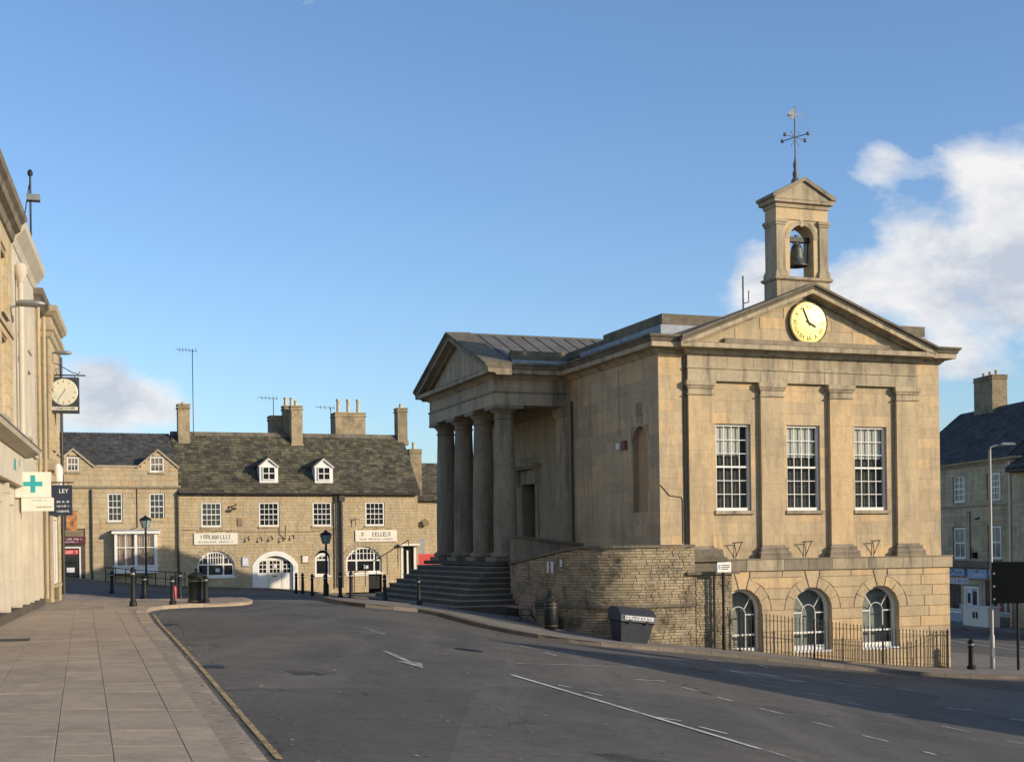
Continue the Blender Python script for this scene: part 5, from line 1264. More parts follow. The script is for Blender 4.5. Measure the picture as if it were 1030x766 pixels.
w4 = seg_window(pb, A4[0], A4[1], A4[2], A4[3], .23, PF, (-.42, .62), (-.7, -.22, .0, .22, .42, .8))
MB().box(A4[0] - .0, A4[0] + .26, PF + .055, PF + .06, .45, .66).build('poster', M['paper'], w4)
seg_window(pb, W3[0], W3[1], W3[2] - .08, W3[3] + .01, .12, PF, (), (-.2, 0, .2))
MB().box(-.98, -.2, PF + .12, PF + .17, -.7, .2).build('side_door', M['dark'], pb)
MB().box(-2.28, -1.0, PF - .012, PF + .1, .05, .13).build('stall_riser_cap', M['white'], pb)
# white arched doorway
arch_ring(D_[0], D_[1], D_[2], D_[3], .17, 1, PF, M['white'], pb, 'door_arch_band', .05, 0) if False else None
pts_o = [(D_[0] - 1.28, -.68)] + arcpts(D_[0], 1.28, D_[2], 1.42, 20) + [(D_[0] + 1.28, -.68)]; pts_i = [(D_[0] - 1.0, -.68)] + arcpts(D_[0], 1.0, D_[2] - .02, 1.18, 20) + [(D_[0] + 1.0, -.68)]
mb = MB(); n = len(pts_o); vs = [(x, yy, z) for yy in (PF - .035, PF + .3) for x, z in pts_o] + [(x, yy, z) for yy in (PF - .035, PF + .3) for x, z in pts_i]; fs = []
for i in range(n - 1): j = i + 1; fs += [(i, j, 2 * n + j, 2 * n + i), (n + i, n + j, 3 * n + j, 3 * n + i), (i, j, n + j, n + i), (2 * n + i, 2 * n + j, 3 * n + j, 3 * n + i)]
mb.add(vs, fs); mb.build('door_arch', M['white'], pb)
dx = D_[0]; yd = PF + .16
mb = MB(); mb.prism(pts_i, 'y', yd + .05, yd + .09); dbk = mb.build('door_screen', M['white'], pb)
for x0, x1, mt in ((dx - .95, dx - .40, 'white'), (dx - .36, dx + .36, 'offwhite'), (dx + .40, dx + .95, 'white')):
    lf = MB().box(x0, x1, yd + .0, yd + .045, -.68, 1.06).build('door', M[mt], pb)
    cols = 2 if x1 - x0 < .6 else 3; a, b, z0, z1 = x0 + .06, x1 - .06, .30, 1.0
    for i in range(cols):
        for j in range(3):
            cw, ch = (b - a) / cols, (z1 - z0) / 3; MB().box(a + i * cw + .02, a + (i + 1) * cw - .02, yd - .006, yd + .01, z0 + j * ch + .02, z0 + (j + 1) * ch - .02).build('pane', M['darkglass'], lf)
    MB().box(x0 + .08, x1 - .08, yd - .012, yd + .01, -.55, .18).build('door_panel', M[mt], lf)
MB().box(dx - .05, dx + .12, yd - .014, yd - .007, .58, .82).build('door_notice', M['paper'], pb); MB().box(dx - .12, dx + .12, yd - .03, yd - .01, .10, .15).build('letter_box', M['black'], pb)
for pts in ([(dx - .88, 1.18), (dx - .46, 1.18), (dx - .46, 1.56), (dx - .7, 1.42)], [(dx - .36, 1.18), (dx + .36, 1.18), (dx + .36, 1.62), (dx - .36, 1.62)], [(dx + .46, 1.18), (dx + .88, 1.18), (dx + .7, 1.42), (dx + .46, 1.56)]): MB().prism(pts, 'y', yd + .02, yd + .048).build('fanlight', M['darkglass'], dbk)
# signs, lamps and fittings on the pub
def pub_sign(x0, x1, z0, z1, l1, l2, label):
    s_ = frame_thing('pub_sign', label, 'sign', (x0 + x1) / 2, PF - .05, z0, 'name boards on the pub front'); bo = MB().box(x0, x1, PF - .07, PF - .02, z0, z1).build('board', M['offwhite'], s_)
    marks(bo, x0 + .35, x1 - .35, z0 + .30, .24, 11, M['darkletter'], PF - .071, seed=l1); marks(bo, x0 + .25, x1 - .25, z0 + .10, .09, 19, M['darkletter'], PF - .071, 'small_lettering', seed=l2)
    for i in range(3): x = x0 + (x1 - x0) * (i + .5) / 3; MB().tube([(x, PF, z1 + .05), (x, PF - .2, z1 + .14), (x, PF - .22, z1 + .08)], .012, 5).build('sign_light', M['iron'], s_)
pub_sign(-10.76, -8.39, 1.93, 2.56, 51, 52, 'cream name board above the left arched pub window')
pub_sign(-1.74, .71, 1.99, 2.65, 53, 54, 'cream name board above the right arched pub window')
def wall_item(nm, lab, cat, x, z, w_, h, m, inner=None):
    o = frame_thing(nm, lab, cat, x, PF, z); b_ = MB().box(x - w_ / 2, x + w_ / 2, PF - .06, PF - .01, z, z + h).build('frame', M[m], o)
    if inner: MB().box(x - w_ / 2 + .05, x + w_ / 2 - .05, PF - .066, PF - .058, z + .05, z + h - .05).build('panel', M[inner], o)
    else: MB().box(x - w_ / 2 + .04, x + w_ / 2 - .04, PF - .07, PF - .058, z + .04, z + h - .04).build('panel', M['paper'], o)
wall_item('menu_board', 'red-brown framed menu beside the white arched door', 'menu', -4.62, .82, .42, .46, 'wood', 'offwhite')
wall_item('notice_board', 'blue-grey notice board left of the white arched door', 'notice board', -7.98, .70, .38, .5, 'blue')
wall_item('bell_box', 'small dark alarm box between the first two upper pub windows', 'alarm box', -8.25, 2.95, .26, .42, 'wood', 'wood')
for x, z in ((-7.8, 2.28), (-7.1, 2.25), (-6.5, 2.30), (-5.9, 2.22), (-5.3, 2.36)): mb = MB(); mb.tube([(x, PF, z), (x - .03, PF - .18, z + .1), (x, PF - .22, z - .05)], .02, 5); mb.lathe([(0, z - .16), (.06, z - .14), (.03, z - .02), (0, z - .01)], x, PF - .22, 8); mb.build('door_lamp', M['iron'], pb)
MB().tube([(-5.75, PF, 2.15), (-5.8, PF - .3, 2.6), (-5.75, PF - .35, 3.0)], .025, 5).build('flag_bracket', M['iron'], pb)
mb = MB(); mb.tube([(-8.9, PF, 4.0), (-8.7, PF - .2, 4.0), (-8.45, PF - .25, 4.15)], .03, 5); mb.box(-8.75, -8.5, PF - .32, PF - .2, 3.82, 3.95); mb.tube([(-2.0, PF, 3.1), (-1.75, PF - .2, 3.3), (-1.75, PF - .2, 2.9)], .022, 5); mb.tube([(-1.98, PF - .1, 3.32), (-1.5, PF - .2, 3.28)], .016, 5); mb.build('brackets', M['iron'], pb)
mb = MB(); mb.tube([(-11.4, PF - .02, 2.75), (-8, PF - .02, 2.62), (-4.5, PF - .02, 2.6), (-2.8, PF - .02, 2.7)], .012, 5); mb.build('cable', M['pipe'], pb)
# small recessed shop front at the right end
mb = MB(); mb.box(.95, 1.08, PF - .03, PF + .2, -.7, 1.72); mb.box(1.72, 1.85, PF - .03, PF + .2, -.7, 1.72); mb.box(1.3, 1.4, PF + .0, PF + .2, -.7, 1.45); mb.box(.80, 2.02, PF - .28, PF + .1, 1.722, 1.84); mb.build('porch_frame', M['offwhite'], pb)
MB().box(1.08, 1.72, PF + .1, PF + .12, -.7, 1.72).build('porch_glass', M['darkglass'], pb)
# chimneys and aerials
chimney(pb, -11.2, -10.55, PF + 2.9, PF + 3.6, 7.4, 9.95, 1, poth=.12)
chimney(pb, -5.7, -4.95, PF + 4.4, PF + 5.4, 7.6, 9.55, 0)
chimney(pb, -5.0, -4.3, PF + 3.9, PF + 4.6, 7.6, 10.1, 2, poth=.5)
chimney(pb, -4.75, -4.10, PF + 2.85, PF + 3.5, 7.5, 10.0, 1, poth=.3)
c2 = chimney(pb, -1.75, .1, PF + 4.6, PF + 5.8, 7.5, 9.85, 3, poth=.85)
chimney(pb, 1.75, 2.35, PF + 3.2, PF + 4.0, 7.8, 10.05, 1, poth=.25)
def aerial(x, y, z0, z1, label, els=5, dr=1):
    a = frame_thing('tv_aerial', label, 'aerial', x, y, z0, 'aerials on the pub roof'); MB().tube([(x, y, z0), (x, y, z1)], .022, 6).build('mast', M['iron'], a)
    mb = MB(); mb.tube([(x - .25 * dr, y, z1 - .05), (x + .95 * dr, y, z1 - .0)], .014, 5)
    for i in range(els): q = x + (-.2 + 1.1 * i / els) * dr; mb.tube([(q, y - .12, z1 - .16), (q, y + .12, z1 + .12)], .012, 5)
    mb.build('elements', M['iron'], a)
aerial(-10.3, PF + 3.4, 8.2, 13.1, 'tall thin aerial mast on the leftmost pub chimney', 6, -1)
aerial(-5.5, PF + 4.5, 9.5, 10.6, 'aerial left of the middle chimney stacks', 5, -1)
aerial(-1.9, PF + 5.2, 7.6, 10.2, 'aerial just left of the broad chimney with three tall pots', 4, -1)
# handrail on the far side of the portico steps
hr = frame_thing('handrail', 'thin black iron handrail at the far end of the portico steps', 'handrail', -4.6, 17.6, -.2)
mb = MB(); pts = [(-5.9, 18.3, .55), (-3.4, 18.3, 1.95)]; mb.tube(pts, .022, 6)
mb.build('rail', M['iron'], hr)
for i in range(6): q = i / 5; x = -5.9 + 2.5 * q; MB().tube([(x, 18.3, -.3 + 1.2 * q), (x, 18.3, .55 + 1.4 * q)], .016, 6).build('baluster', M['iron'], hr)

# ---------------------------------------------------------------- gabled house left of the pub
hs = frame_thing('gabled_house', 'pale stone house with two small gables and white bay window left of the pub', 'house', -15.5, PF, -.3)
HB = [(-15.28, -14.50, 3.22, 4.74), (-13.11, -12.30, 3.30, 4.74), (-17.33, -16.70, 5.90, 6.66), (-13.05, -12.30, 5.90, 6.72)]
hblk = [rect_b(*q) for q in HB] + [rect_b(-15.0, -12.8, .75, 2.62), rect_b(-17.7, -16.45, -.4, 2.9)]
HZ = .15
mbs = MB(); coursed(mbs, -21, -11.56, -.6, 5.0, hblk, .26, (.45, .6, .8), PF - .02, .2, .006)
def gable_b(z):
    # wall between the gables stops at the parapet, the gables rise above it
    if z < 6.15: return None
    return (-15.9, -13.62)
def gable_cut(cx, hw, z0, zt_): return lambda z: None
coursed(mbs, -21, -11.56, 5.16, 6.15, hblk, .25, (.45, .6, .8), PF + .02, .2, .006)
for cx in (-17.0, -12.62):
    z = 6.15
    while z < 6.95:
        hw = 1.02 * (7.05 - z - .1) / .9
        coursed(mbs, cx - hw, cx + hw, z, z + .2, hblk, .2, (.4, .5), PF + .02, .2, .006); z += .2
kind(mbs.build('wall_stones', M['pubstone'], hs), 'stuff')
mb = MB(); wall_boxes(mb, -21, -11.58, -.8, 6.12, PF + .05, PF + .4, [(a - .01, b + .01, c_ - .01, d + .01) for a, b, c_, d in HB] + [(-14.98, -12.82, .77, 2.6), (-17.68, -16.47, -.35, 2.0)])
for cx in (-17.0, -12.62): mb.prism([(cx - 1.05, 6.12), (cx + 1.05, 6.12), (cx, 7.02)], 'y', PF + .06, PF + .35)
mb.box(-21, -20.6, PF + .4, PF + 7, -.8, 6.1); mb.box(-11.9, -11.6, PF + .4, PF + 7, -.8, 6.1); mb.build('wall', M['mortar'], hs)
MB().box(-20.6, -11.9, PF + .7, PF + .72, -.6, 6.1).build('dark_rooms', M['dark'], hs)
MB().ring(-21, -11.57, PF - .02, PF + .3, [(.0, 4.98), (.1, 5.02), (.14, 5.10), (.14, 5.15), (0, 5.16)]).build('string_cornice', M['pubtrim'], hs)
for cx in (-17.0, -12.62):
    for sx in (-1, 1): MB().prism([(cx, 7.16), (cx, 7.03), (cx + sx * 1.08, 6.10), (cx + sx * 1.16, 6.16)], 'y', PF - .06, PF + .45).build('gable_coping', M['pubtrim'], hs)
    MB().prism([(cx - 1.02, 6.1), (cx + 1.02, 6.1), (cx, 7.02)], 'y', PF + .4, PF + 2.6).build('gable_roof', M['slate'], hs)
MB().box(-15.85, -13.7, PF - .03, PF + .4, 6.15, 6.25).build('parapet_coping', M['pubtrim'], hs)
MB().lathe([(0, PF - .0), (.24, PF - .0), (.24, PF + .1)], -17.3, 6.55, 16, 'y').build('blind_roundel', M['weathered'], hs) if False else None
mb = MB(); mb.prism([(PF + .3, 6.05), (PF + 3.8, 8.25), (PF + 7.3, 6.05)], 'x', -21, -11.62); hrf = mb.build('roof', M['slate'], hs)
slates(-21, -11.62, (PF + .25, 6.07), (PF + 3.8, 8.28), 'roof_slates', M['slate'], hrf, .28, .22, None, .012)
for i, (a, b, c_, d) in enumerate(HB): sash(hs, a + .01, b - .01, c_, d, PF, 3, 4 if i < 2 else 2, frame=.065, bars=.03, rec=.06, glass='darkglass')
# bay window
mb = MB(); mb.box(-15.0, -12.75, PF - .55, PF + .05, .45, .80); mb.box(-15.12, -12.62, PF - .66, PF + .05, 2.56, 2.70); mb.box(-15.06, -12.7, PF - .6, PF + .05, .80, .87)
for x in (-14.98, -13.95, -12.92): mb.box(x, x + .14, PF - .56, PF - .45, .87, 2.56)
for x in (-14.98, -12.86): mb.box(x, x + .1, PF - .5, PF + .05, .87, 2.56)
by_ = mb.build('bay_window', M['white'], hs)
for x0, x1 in ((-14.84, -13.95), (-13.81, -12.92)):
    MB().box(x0, x1, PF - .49, PF - .485, .87, 2.56).build('pane', M['glass'], by_); mb = MB(); q = (x0 + x1) / 2; mb.box(q - .025, q + .025, PF - .53, PF - .48, .87, 2.56); mb.box(x0, x1, PF - .532, PF - .478, 1.80, 1.85); mb.build('glazing_bars', M['white'], by_)
    N = 24; mb = MB(); mb.add([(x0 + (x1 - x0) * i / N, PF - .36 + .03 * math.sin(i * 1.7), z) for z in (.87, 2.56) for i in range(N + 1)], [(i, i + 1, N + 2 + i, N + 1 + i) for i in range(N)]); mb.build('curtain', M['pinkcurtain'], by_, fix=False)
MB().box(-15.1, -12.65, PF - .62, PF + .05, 2.705, 2.78).build('bay_roof', M['lead'], by_)
MB().box(-14.95, -12.8, PF + .05, PF + .45, .6, .62).build('bay_floor', M['dark'], by_)
for x in (-16.1,): MB().tube([(x, PF - .1, 4.95), (x, PF - .1, .1)], .05, 8).build('downpipe', M['pipe'], hs)
MB().tube([(-13.75, PF - .05, 5.0), (-13.75, PF - .05, 2.9), (-14.1, PF - .05, 2.8)], .02, 6).build('cable', M['pipe'], hs)
# shop unit at its left end
mb = MB(); mb.box(-17.75, -16.42, PF - .08, PF + .1, 2.05, 2.45); sf = mb.build('shop_fascia', M['burgundy'], hs); marks(sf, -17.6, -16.6, 2.27, .08, 14, M['letter'], PF - .081, seed=61); marks(sf, -17.6, -16.8, 2.13, .06, 12, M['letter'], PF - .081, seed=62)
mb = MB(); mb.box(-17.72, -16.45, PF - .02, PF + .06, -.35, 2.05); mb.build('shop_panel', M['steps'], hs)
sash(hs, -17.62, -16.68, .15, 1.9, PF - .12, 1, 1, frame=.07, rec=.05, sill=False, name='shop_window'); b_ = MB().box(-17.5, -16.8, PF - .122, PF - .112, 1.5, 1.75).build('window_sign', M['red'], hs); marks(b_, -17.45, -16.85, 1.55, .14, 8, M['letter'], PF - .123, seed=63)
MB().box(-17.4, -17.0, PF - .121, PF - .113, .55, .8).build('window_card', M['paper'], hs)
hsn = frame_thing('hanging_sign', 'small red and gold hanging picture sign on the gabled house', 'sign', -17.0, PF - .5, 2.9)
MB().box(-17.38, -16.86, PF - .62, PF - .56, 2.75, 3.75).build('sign_board', M['signorange'], hsn); MB().box(-17.42, -16.82, PF - .64, PF - .54, 3.75, 3.82).build('sign_frame', M['wood'], hsn); MB().box(-17.42, -16.82, PF - .64, PF - .54, 2.68, 2.75).build('sign_frame', M['wood'], hsn)
MB().tube([(-17.1, PF + .02, 3.95), (-17.1, PF - .7, 3.95), (-17.1, PF - .6, 3.8)], .025, 6).build('bracket', M['iron'], hsn)
# low black railing outside the gabled house
gr = frame_thing('low_railing', 'low black guard rail on the pavement outside the gabled house', 'railing', -14, PF - 3, 0)
for i in range(9):
    x = -15.6 + i * .5; z = G_l(x, PF - 3) + .09; MB().tube([(x, PF - 3, z), (x, PF - 3, z + .75)], .022, 6).build('post', M['iron'], gr)
for dz in (.38, .73): mb = MB(); mb.tube([(-15.6 + i * .5, PF - 3, G_l(-15.6 + i * .5, PF - 3) + .09 + dz) for i in range(9)], .02, 6); mb.build('rail', M['iron'], gr)

# ---------------------------------------------------------------- house behind, right of the pub
bh = frame_thing('back_house', 'stone house with single chimney glimpsed between pub and portico', 'house', 5.5, 44, -.6)
mb = MB(); wall_boxes(mb, 2.6, 9.5, -1, 4.7, 44.03, 44.4, []); mb.build('wall', M['mortar'], bh); kind(coursed(MB(), 2.6, 9.5, .0, 4.7, [], .2, (.35, .5, .7), 44, .1).build('wall_stones', M['pubstone'], bh), 'stuff')
mb = MB(); mb.prism([(43.8, 4.6), (47.2, 7.2), (50.6, 4.6)], 'x', 2.6, 9.5); rr = mb.build('roof', M['stoneslate'], bh); slates(2.6, 9.5, (43.75, 4.62), (47.2, 7.25), 'roof_slates', M['stoneslate'], rr)
chimney(bh, 4.05, 4.85, 44.2, 45.1, 4.4, 8.0, 1, poth=.45)
MB().box(3.2, 4.9, 43.86, 44.0, -.9, 2.2).build('shopfront', M['galv'], bh); MB().box(3.75, 5.4, 43.3, 43.86, -.2, 1.2).build('red_awning', M['red'], bh); sash(bh, 3.35, 3.75, 1.0, 2.15, 43.75, 1, 1, rec=.08, sill=False); MB().box(3.3, 3.7, 43.8, 43.86, -.9, .8).build('door', M['greydoor'], bh)
vs_ = frame_thing('round_sign', 'small round gilt hanging sign on the house behind the portico', 'sign', 4.9, 43.8, 3.0); MB().lathe([(.16, 43.72), (.22, 43.72), (.22, 43.78), (.16, 43.78)], 4.95, 3.2, 18, 'y').build('ring', M['brass'], vs_); MB().tube([(4.95, 43.98, 3.45), (4.95, 43.75, 3.45), (4.95, 43.75, 3.4)], .02, 6).build('bracket', M['iron'], vs_)

# ============================================================ left-hand terrace (frame: x along the street, -y towards the street)
LR = math.atan2(DL[1], DL[0])
def left_thing(name, label, cat, s, y, z, group=None):
    X, Y = lwor(s, -y); return thing(name, label, cat, (X, Y, z), LR, (s, y, z), group)
def facade_windows(parent, lst, cols=2, rows=4, **k):
    for a, b, c_, d in lst: sash(parent, a, b, c_, d, 0 if 'y' not in k else k['y'], cols, rows, frame=.07, rec=.16, bars=.03)
# A: tall stone building with the pharmacy below
ba = left_thing('pharmacy_building', 'tall stone building with dark heavy cornice and cream pharmacy shopfront at left edge', 'building', 0, 0, 0)
WA = [(-4.6, -3.4, 4.8, 6.6), (-1.6, -.4, 4.8, 6.6), (1.2, 2.4, 4.8, 6.6), (-4.6, -3.4, 7.2, 8.6), (-1.6, -.4, 7.2, 8.6), (1.2, 2.4, 7.2, 8.6)]
kind(coursed(MB(), -12, 3.6, 4.0, 9.3, [rect_b(*q) for q in WA], .32, (.6, .8, 1.0), 0, .15, .004).build('wall_stones', M['pubstone'], ba), 'stuff')
mb = MB(); wall_boxes(mb, -12, 3.59, -.3, 9.3, .03, .4, [(a - .01, b + .01, c_ - .01, d + .01) for a, b, c_, d in WA]); mb.box(-12, -11.6, .4, 9, -.3, 9.3); mb.box(3.2, 3.59, .4, 9, -.3, 9.3); mb.build('wall', M['mortar'], ba)
MB().box(-11.6, 3.2, .8, .82, 0, 9.2).build('dark_rooms', M['dark'], ba)
facade_windows(ba, WA)
MB().ring(-12, 3.58, 0, 8.5, [(.0, 9.2), (.06, 9.24), (.10, 9.42), (.22, 9.5), (.25, 9.66), (.34, 9.74), (.36, 9.9), (0, 9.95)]).build('cornice', M['coping'], ba)
mb = MB(); mb.prism([(.2, 9.95), (4.2, 12.0), (8.5, 9.95)], 'x', -12, 3.58); mb.build('roof', M['slate'], ba)
MB().box(-12, 3.58, -.05, .03, 6.85, 6.97).build('string_course', M['pubtrim'], ba)
# shopfront
mb = MB(); mb.box(-9, 3.5, -.24, .03, 3.22, 3.95); fs_ = mb.build('shop_fascia', M['cream'], ba)
mb = MB(); mb.prism([(.03, 3.955), (-.30, 3.96), (-.55, 4.06), (-.60, 4.14), (.03, 4.24)], 'x', -9.1, 4.15); mb.build('shop_cornice', M['cream'], ba); MB().prism([(.03, 4.245), (-.62, 4.145), (-.62, 4.165), (.03, 4.27)], 'x', -9.12, 4.18).build('cornice_lead', M['lead'], ba)
text('lettering', 'AR', .42, M['teal'], fs_, 1.2, -.245, 3.62, ext=.002)
MB().lathe([(0, -.246), (.09, -.246), (.09, -.24)], 2.35, 3.72, 12, 'y').build('logo_dot', M['teal'], fs_)
for x in (-2.2, .45, 3.2, 5.2, 6.6, 8.2, 9.7):
    mb = MB(); mb.box(x, x + .34, -.16, .03, .25, 3.2); mb.box(x - .03, x + .37, -.19, .03, .03, .26); mb.box(x - .02, x + .36, -.18, .03, 2.95, 3.05); mb.build('shop_pilaster', M['cream'], ba)
for a, b in ((-1.8, .4), (.85, 3.15), (3.6, 5.15), (5.6, 6.55), (7.0, 8.15), (8.6, 9.65)):
    mb = MB(); mb.box(a, b, -.06, .02, .35, .95); mb.box(a, b, -.05, .02, 2.75, 3.2); mb.box((a + b) / 2 - .05, (a + b) / 2 + .05, -.05, .02, .95, 2.75); mb.build('shop_panel', M['cream'], ba)
    MB().box(a, b, -.02, .024, .95, 2.75).build('shop_glass', M['glasscream'], ba)
mb = MB(); mb.box(-9, 10.2, -.20, .03, -.1, .28); mb.build('black_plinth', M['steps'], ba)
# B: cream rendered building
bb = left_thing('cream_building', 'narrow cream rendered building beyond the pharmacy with pale downpipe', 'building', 6.5, 0, 0)
WB = [(4.6, 5.5, 4.8, 6.6), (7.4, 8.3, 4.8, 6.6), (4.6, 5.5, 7.2, 8.5), (7.4, 8.3, 7.2, 8.5)]
mb = MB(); wall_boxes(mb, 3.61, 9.6, -.2, 9.2, -.03, .4, WB); mb.box(3.61, 4.0, .4, 8, -.2, 9.2); mb.box(9.2, 9.6, .4, 8, -.2, 9.2); mb.build('wall', M['cream'], bb)
for a, b, c_, d in WB: sash(bb, a + .005, b - .005, c_, d, 0, 2, 4, frame=.07, rec=.12, bars=.03)
MB().box(4.0, 9.2, .8, .82, 0, 9.1).build('dark_rooms', M['dark'], bb)
mb = MB(); mb.prism([(.4, 9.2), (-.05, 9.18), (-.12, 9.35), (-.32, 9.6), (-.35, 9.75), (.4, 9.85)], 'x', 3.61, 9.65); mb.build('eaves_cornice', M['cream'], bb)
mb = MB(); mb.prism([(.1, 9.8), (4, 11.6), (8, 9.8)], 'x', 3.61, 9.6); mb.build('roof', M['slate'], bb)
MB().box(3.62, 9.6, -.10, -.028, 4.3, 4.45).build('string_course', M['cream'], bb)
mb = MB(); mb.tube([(4.1, -.16, 8.4), (4.1, -.16, 4.3)], .07, 10); mb.lathe([(0, 8.35), (.08, 8.35), (.16, 8.6), (.16, 8.75), (.1, 8.82), (0, 8.83)], 4.1, -.16, 12); mb.build('downpipe', M['cream'], bb, smooth=True)
# C: stone house with downpipes
bc_ = left_thing('narrow_stone_house', 'narrow stone house with twin downpipes between cream building and corner bay', 'house', 11, 0, 0)
WC = [(10.5, 11.3, 4.6, 6.3), (10.5, 11.3, 6.9, 8.3)]
kind(coursed(MB(), 9.62, 12.2, .0, 8.9, [rect_b(*q) for q in WC] + [rect_b(10.4, 11.6, .1, 2.6)], .26, (.4, .6, .8), 0, .15, .005).build('wall_stones', M['pubstone'], bc_), 'stuff')
mb = MB(); wall_boxes(mb, 9.62, 12.2, -.2, 8.9, .03, .4, [(a - .01, b + .01, c_ - .01, d + .01) for a, b, c_, d in WC] + [(10.42, 11.58, .12, 2.58)]); mb.build('wall', M['mortar'], bc_)
facade_windows(bc_, WC); sash(bc_, 10.43, 11.57, .5, 2.57, 0, 2, 1, frame=.09, rec=.1); MB().box(9.7, 12.1, .8, .82, 0, 8.8).build('dark_rooms', M['dark'], bc_)
MB().ring(9.66, 12.2, 0, 7, [(0, 8.8), (.1, 8.85), (.2, 8.98), (.28, 9.05), (.3, 9.22), (0, 9.28)]).build('cornice', M['coping'], bc_)
mb = MB(); mb.prism([(.0, 9.28), (3.5, 11.0), (7, 9.28)], 'x', 9.66, 12.2); mb.build('roof', M['slate'], bc_)
for x, mt in ((9.8, 'pubtrim'), (11.85, 'pubtrim')): MB().tube([(x, -.12, 8.8), (x, -.12, .2)], .055, 8).build('downpipe', M[mt], bc_)
# D: corner building with stepped cornice
bdg = left_thing('corner_building', 'stone corner building with stepped cornice at the end of the left terrace', 'building', 14.4, 0, 0)
WD = [(13.0, 13.9, 4.9, 6.9), (14.8, 15.7, 4.9, 6.9)]
kind(coursed(MB(), 12.22, 16.5, .0, 8.4, [rect_b(*q) for q in WD] + [rect_b(12.9, 15.8, .1, 2.8)], .28, (.45, .65, .85), -.25, .2, .005).build('wall_stones', M['pubstone'], bdg), 'stuff')
mb = MB(); wall_boxes(mb, 12.22, 16.5, -.2, 8.4, -.2, .2, [(a - .01, b + .01, c_ - .01, d + .01) for a, b, c_, d in WD] + [(12.92, 15.78, .12, 2.78)]); mb.box(12.22, 12.6, .2, 7, -.2, 8.4); mb.box(16.1, 16.5, .2, 7, -.2, 8.4); mb.build('wall', M['mortar'], bdg)
for a, b, c_, d in WD: sash(bdg, a, b, c_, d, -.25, 2, 4, frame=.07, rec=.16, bars=.03)
sash(bdg, 12.93, 15.77, .6, 2.77, -.25, 3, 1, frame=.09, rec=.12); MB().box(12.6, 16.1, .5, .52, 0, 8.3).build('dark_rooms', M['dark'], bdg)
mb = MB(); mb.ring(12.22, 16.5, -.25, 6.8, [(0, 8.2), (.06, 8.25), (.10, 8.4), (.16, 8.46), (.18, 8.58), (.06, 8.62), (.06, 8.85), (.14, 8.9), (.24, 9.02), (.26, 9.18), (0, 9.25)]); mb.build('cornice', M['pubtrim'], bdg)
MB().ring(12.22, 16.5, -.25, 6.8, [(0, 4.1), (.08, 4.15), (.14, 4.35), (.14, 4.45), (0, 4.5)]).build('storey_band', M['pubtrim'], bdg)
mb = MB(); mb.ring(12.3, 12.9, -.40, -.2, [(0, 3.2), (.06, 3.25), (.12, 3.45), (.12, 3.9), (.04, 4.05), (0, 4.09)]); mb.build('corbel', M['pubtrim'], bdg)
mb = MB(); mb.prism([(-.1, 9.25), (3.2, 10.6), (6.8, 9.25)], 'x', 12.22, 16.5); mb.build('roof', M['slate'], bdg)
MB().tube([(16.4, -.32, 8.2), (16.4, -.32, .2)], .05, 8).build('downpipe', M['pipe'], bdg)
mb = MB(); mb.lathe([(0, 3.62), (.10, 3.62), (.14, 3.8), (.14, 4.15), (.10, 4.3), (.05, 4.34), (0, 4.36)], 12.3, -.45, 12); lt = left_thing('wall_lantern', 'cream drum-shaped wall lantern above the dark hanging sign', 'lamp', 12.3, -.45, 3.5); mb.build('lantern_body', M['offwhite'], lt, smooth=True); MB().tube([(12.3, 0, 3.7), (12.3, -.35, 3.6), (12.3, -.45, 3.63)], .025, 6).build('bracket', M['iron'], lt)

# pharmacy projecting sign
ps = left_thing('pharmacy_sign', 'white projecting pharmacy sign with teal cross on the left shopfront', 'sign', 3.2, -.5, 2.64)
bx_ = MB().box(3.12, 3.28, -.88, -.06, 2.95, 3.57).build('sign_box', M['offwhite'], ps)
cz, cy_ = 3.28, -.47
for a, b, c_, d in ((-.22, .22, -.055, .055), (-.055, .055, .058, .21), (-.055, .055, -.21, -.058)): MB().box(3.114, 3.119, cy_ + a, cy_ + b, cz + c_, cz + d).build('green_cross_bar', M['teal'], bx_)
b2_ = MB().box(3.14, 3.26, -.94, -.20, 2.62, 2.945).build('lower_panel', M['offwhite'], ps)
marks(b2_, .45, .80, 2.86, .035, 9, M['teal'], 3.139, face='-x', seed=3); marks(b2_, .55, .90, 2.70, .035, 9, M['darkletter'], 3.139, face='-x', seed=4)
MB().box(3.17, 3.23, -.06, .0, 3.1, 3.4).build('bracket', M['iron'], ps)
# dark hanging sign
ds = left_thing('dark_hanging_sign', 'navy hanging sign board with pale lettering beside the pharmacy sign', 'sign', 10.5, -.6, 2.7)
sb = MB().box(10.46, 10.54, -.96, -.30, 2.70, 3.60).build('sign_board', M['navy'], ds)
text('lettering', 'LEY', .17, M['letter'], sb, 10.455, -.72, 3.42, face='-x', ext=.002); 
for i, z in enumerate((3.08, 2.95, 2.80)): marks(sb, .52, .88, z, .055, 9, M['letter'], 10.459, face='-x', seed=10 + i)
MB().tube([(10.5, 0, 3.68), (10.5, -1.0, 3.68)], .02, 6).build('bracket', M['iron'], ds)
mb = MB(); mb.tube([(10.5, -.38, 3.6), (10.5, -.38, 3.68)], .01, 5); mb.build('hanger', M['iron'], ds); mb = MB(); mb.tube([(10.5, -.86, 3.6), (10.5, -.86, 3.68)], .01, 5); mb.build('hanger', M['iron'], ds)
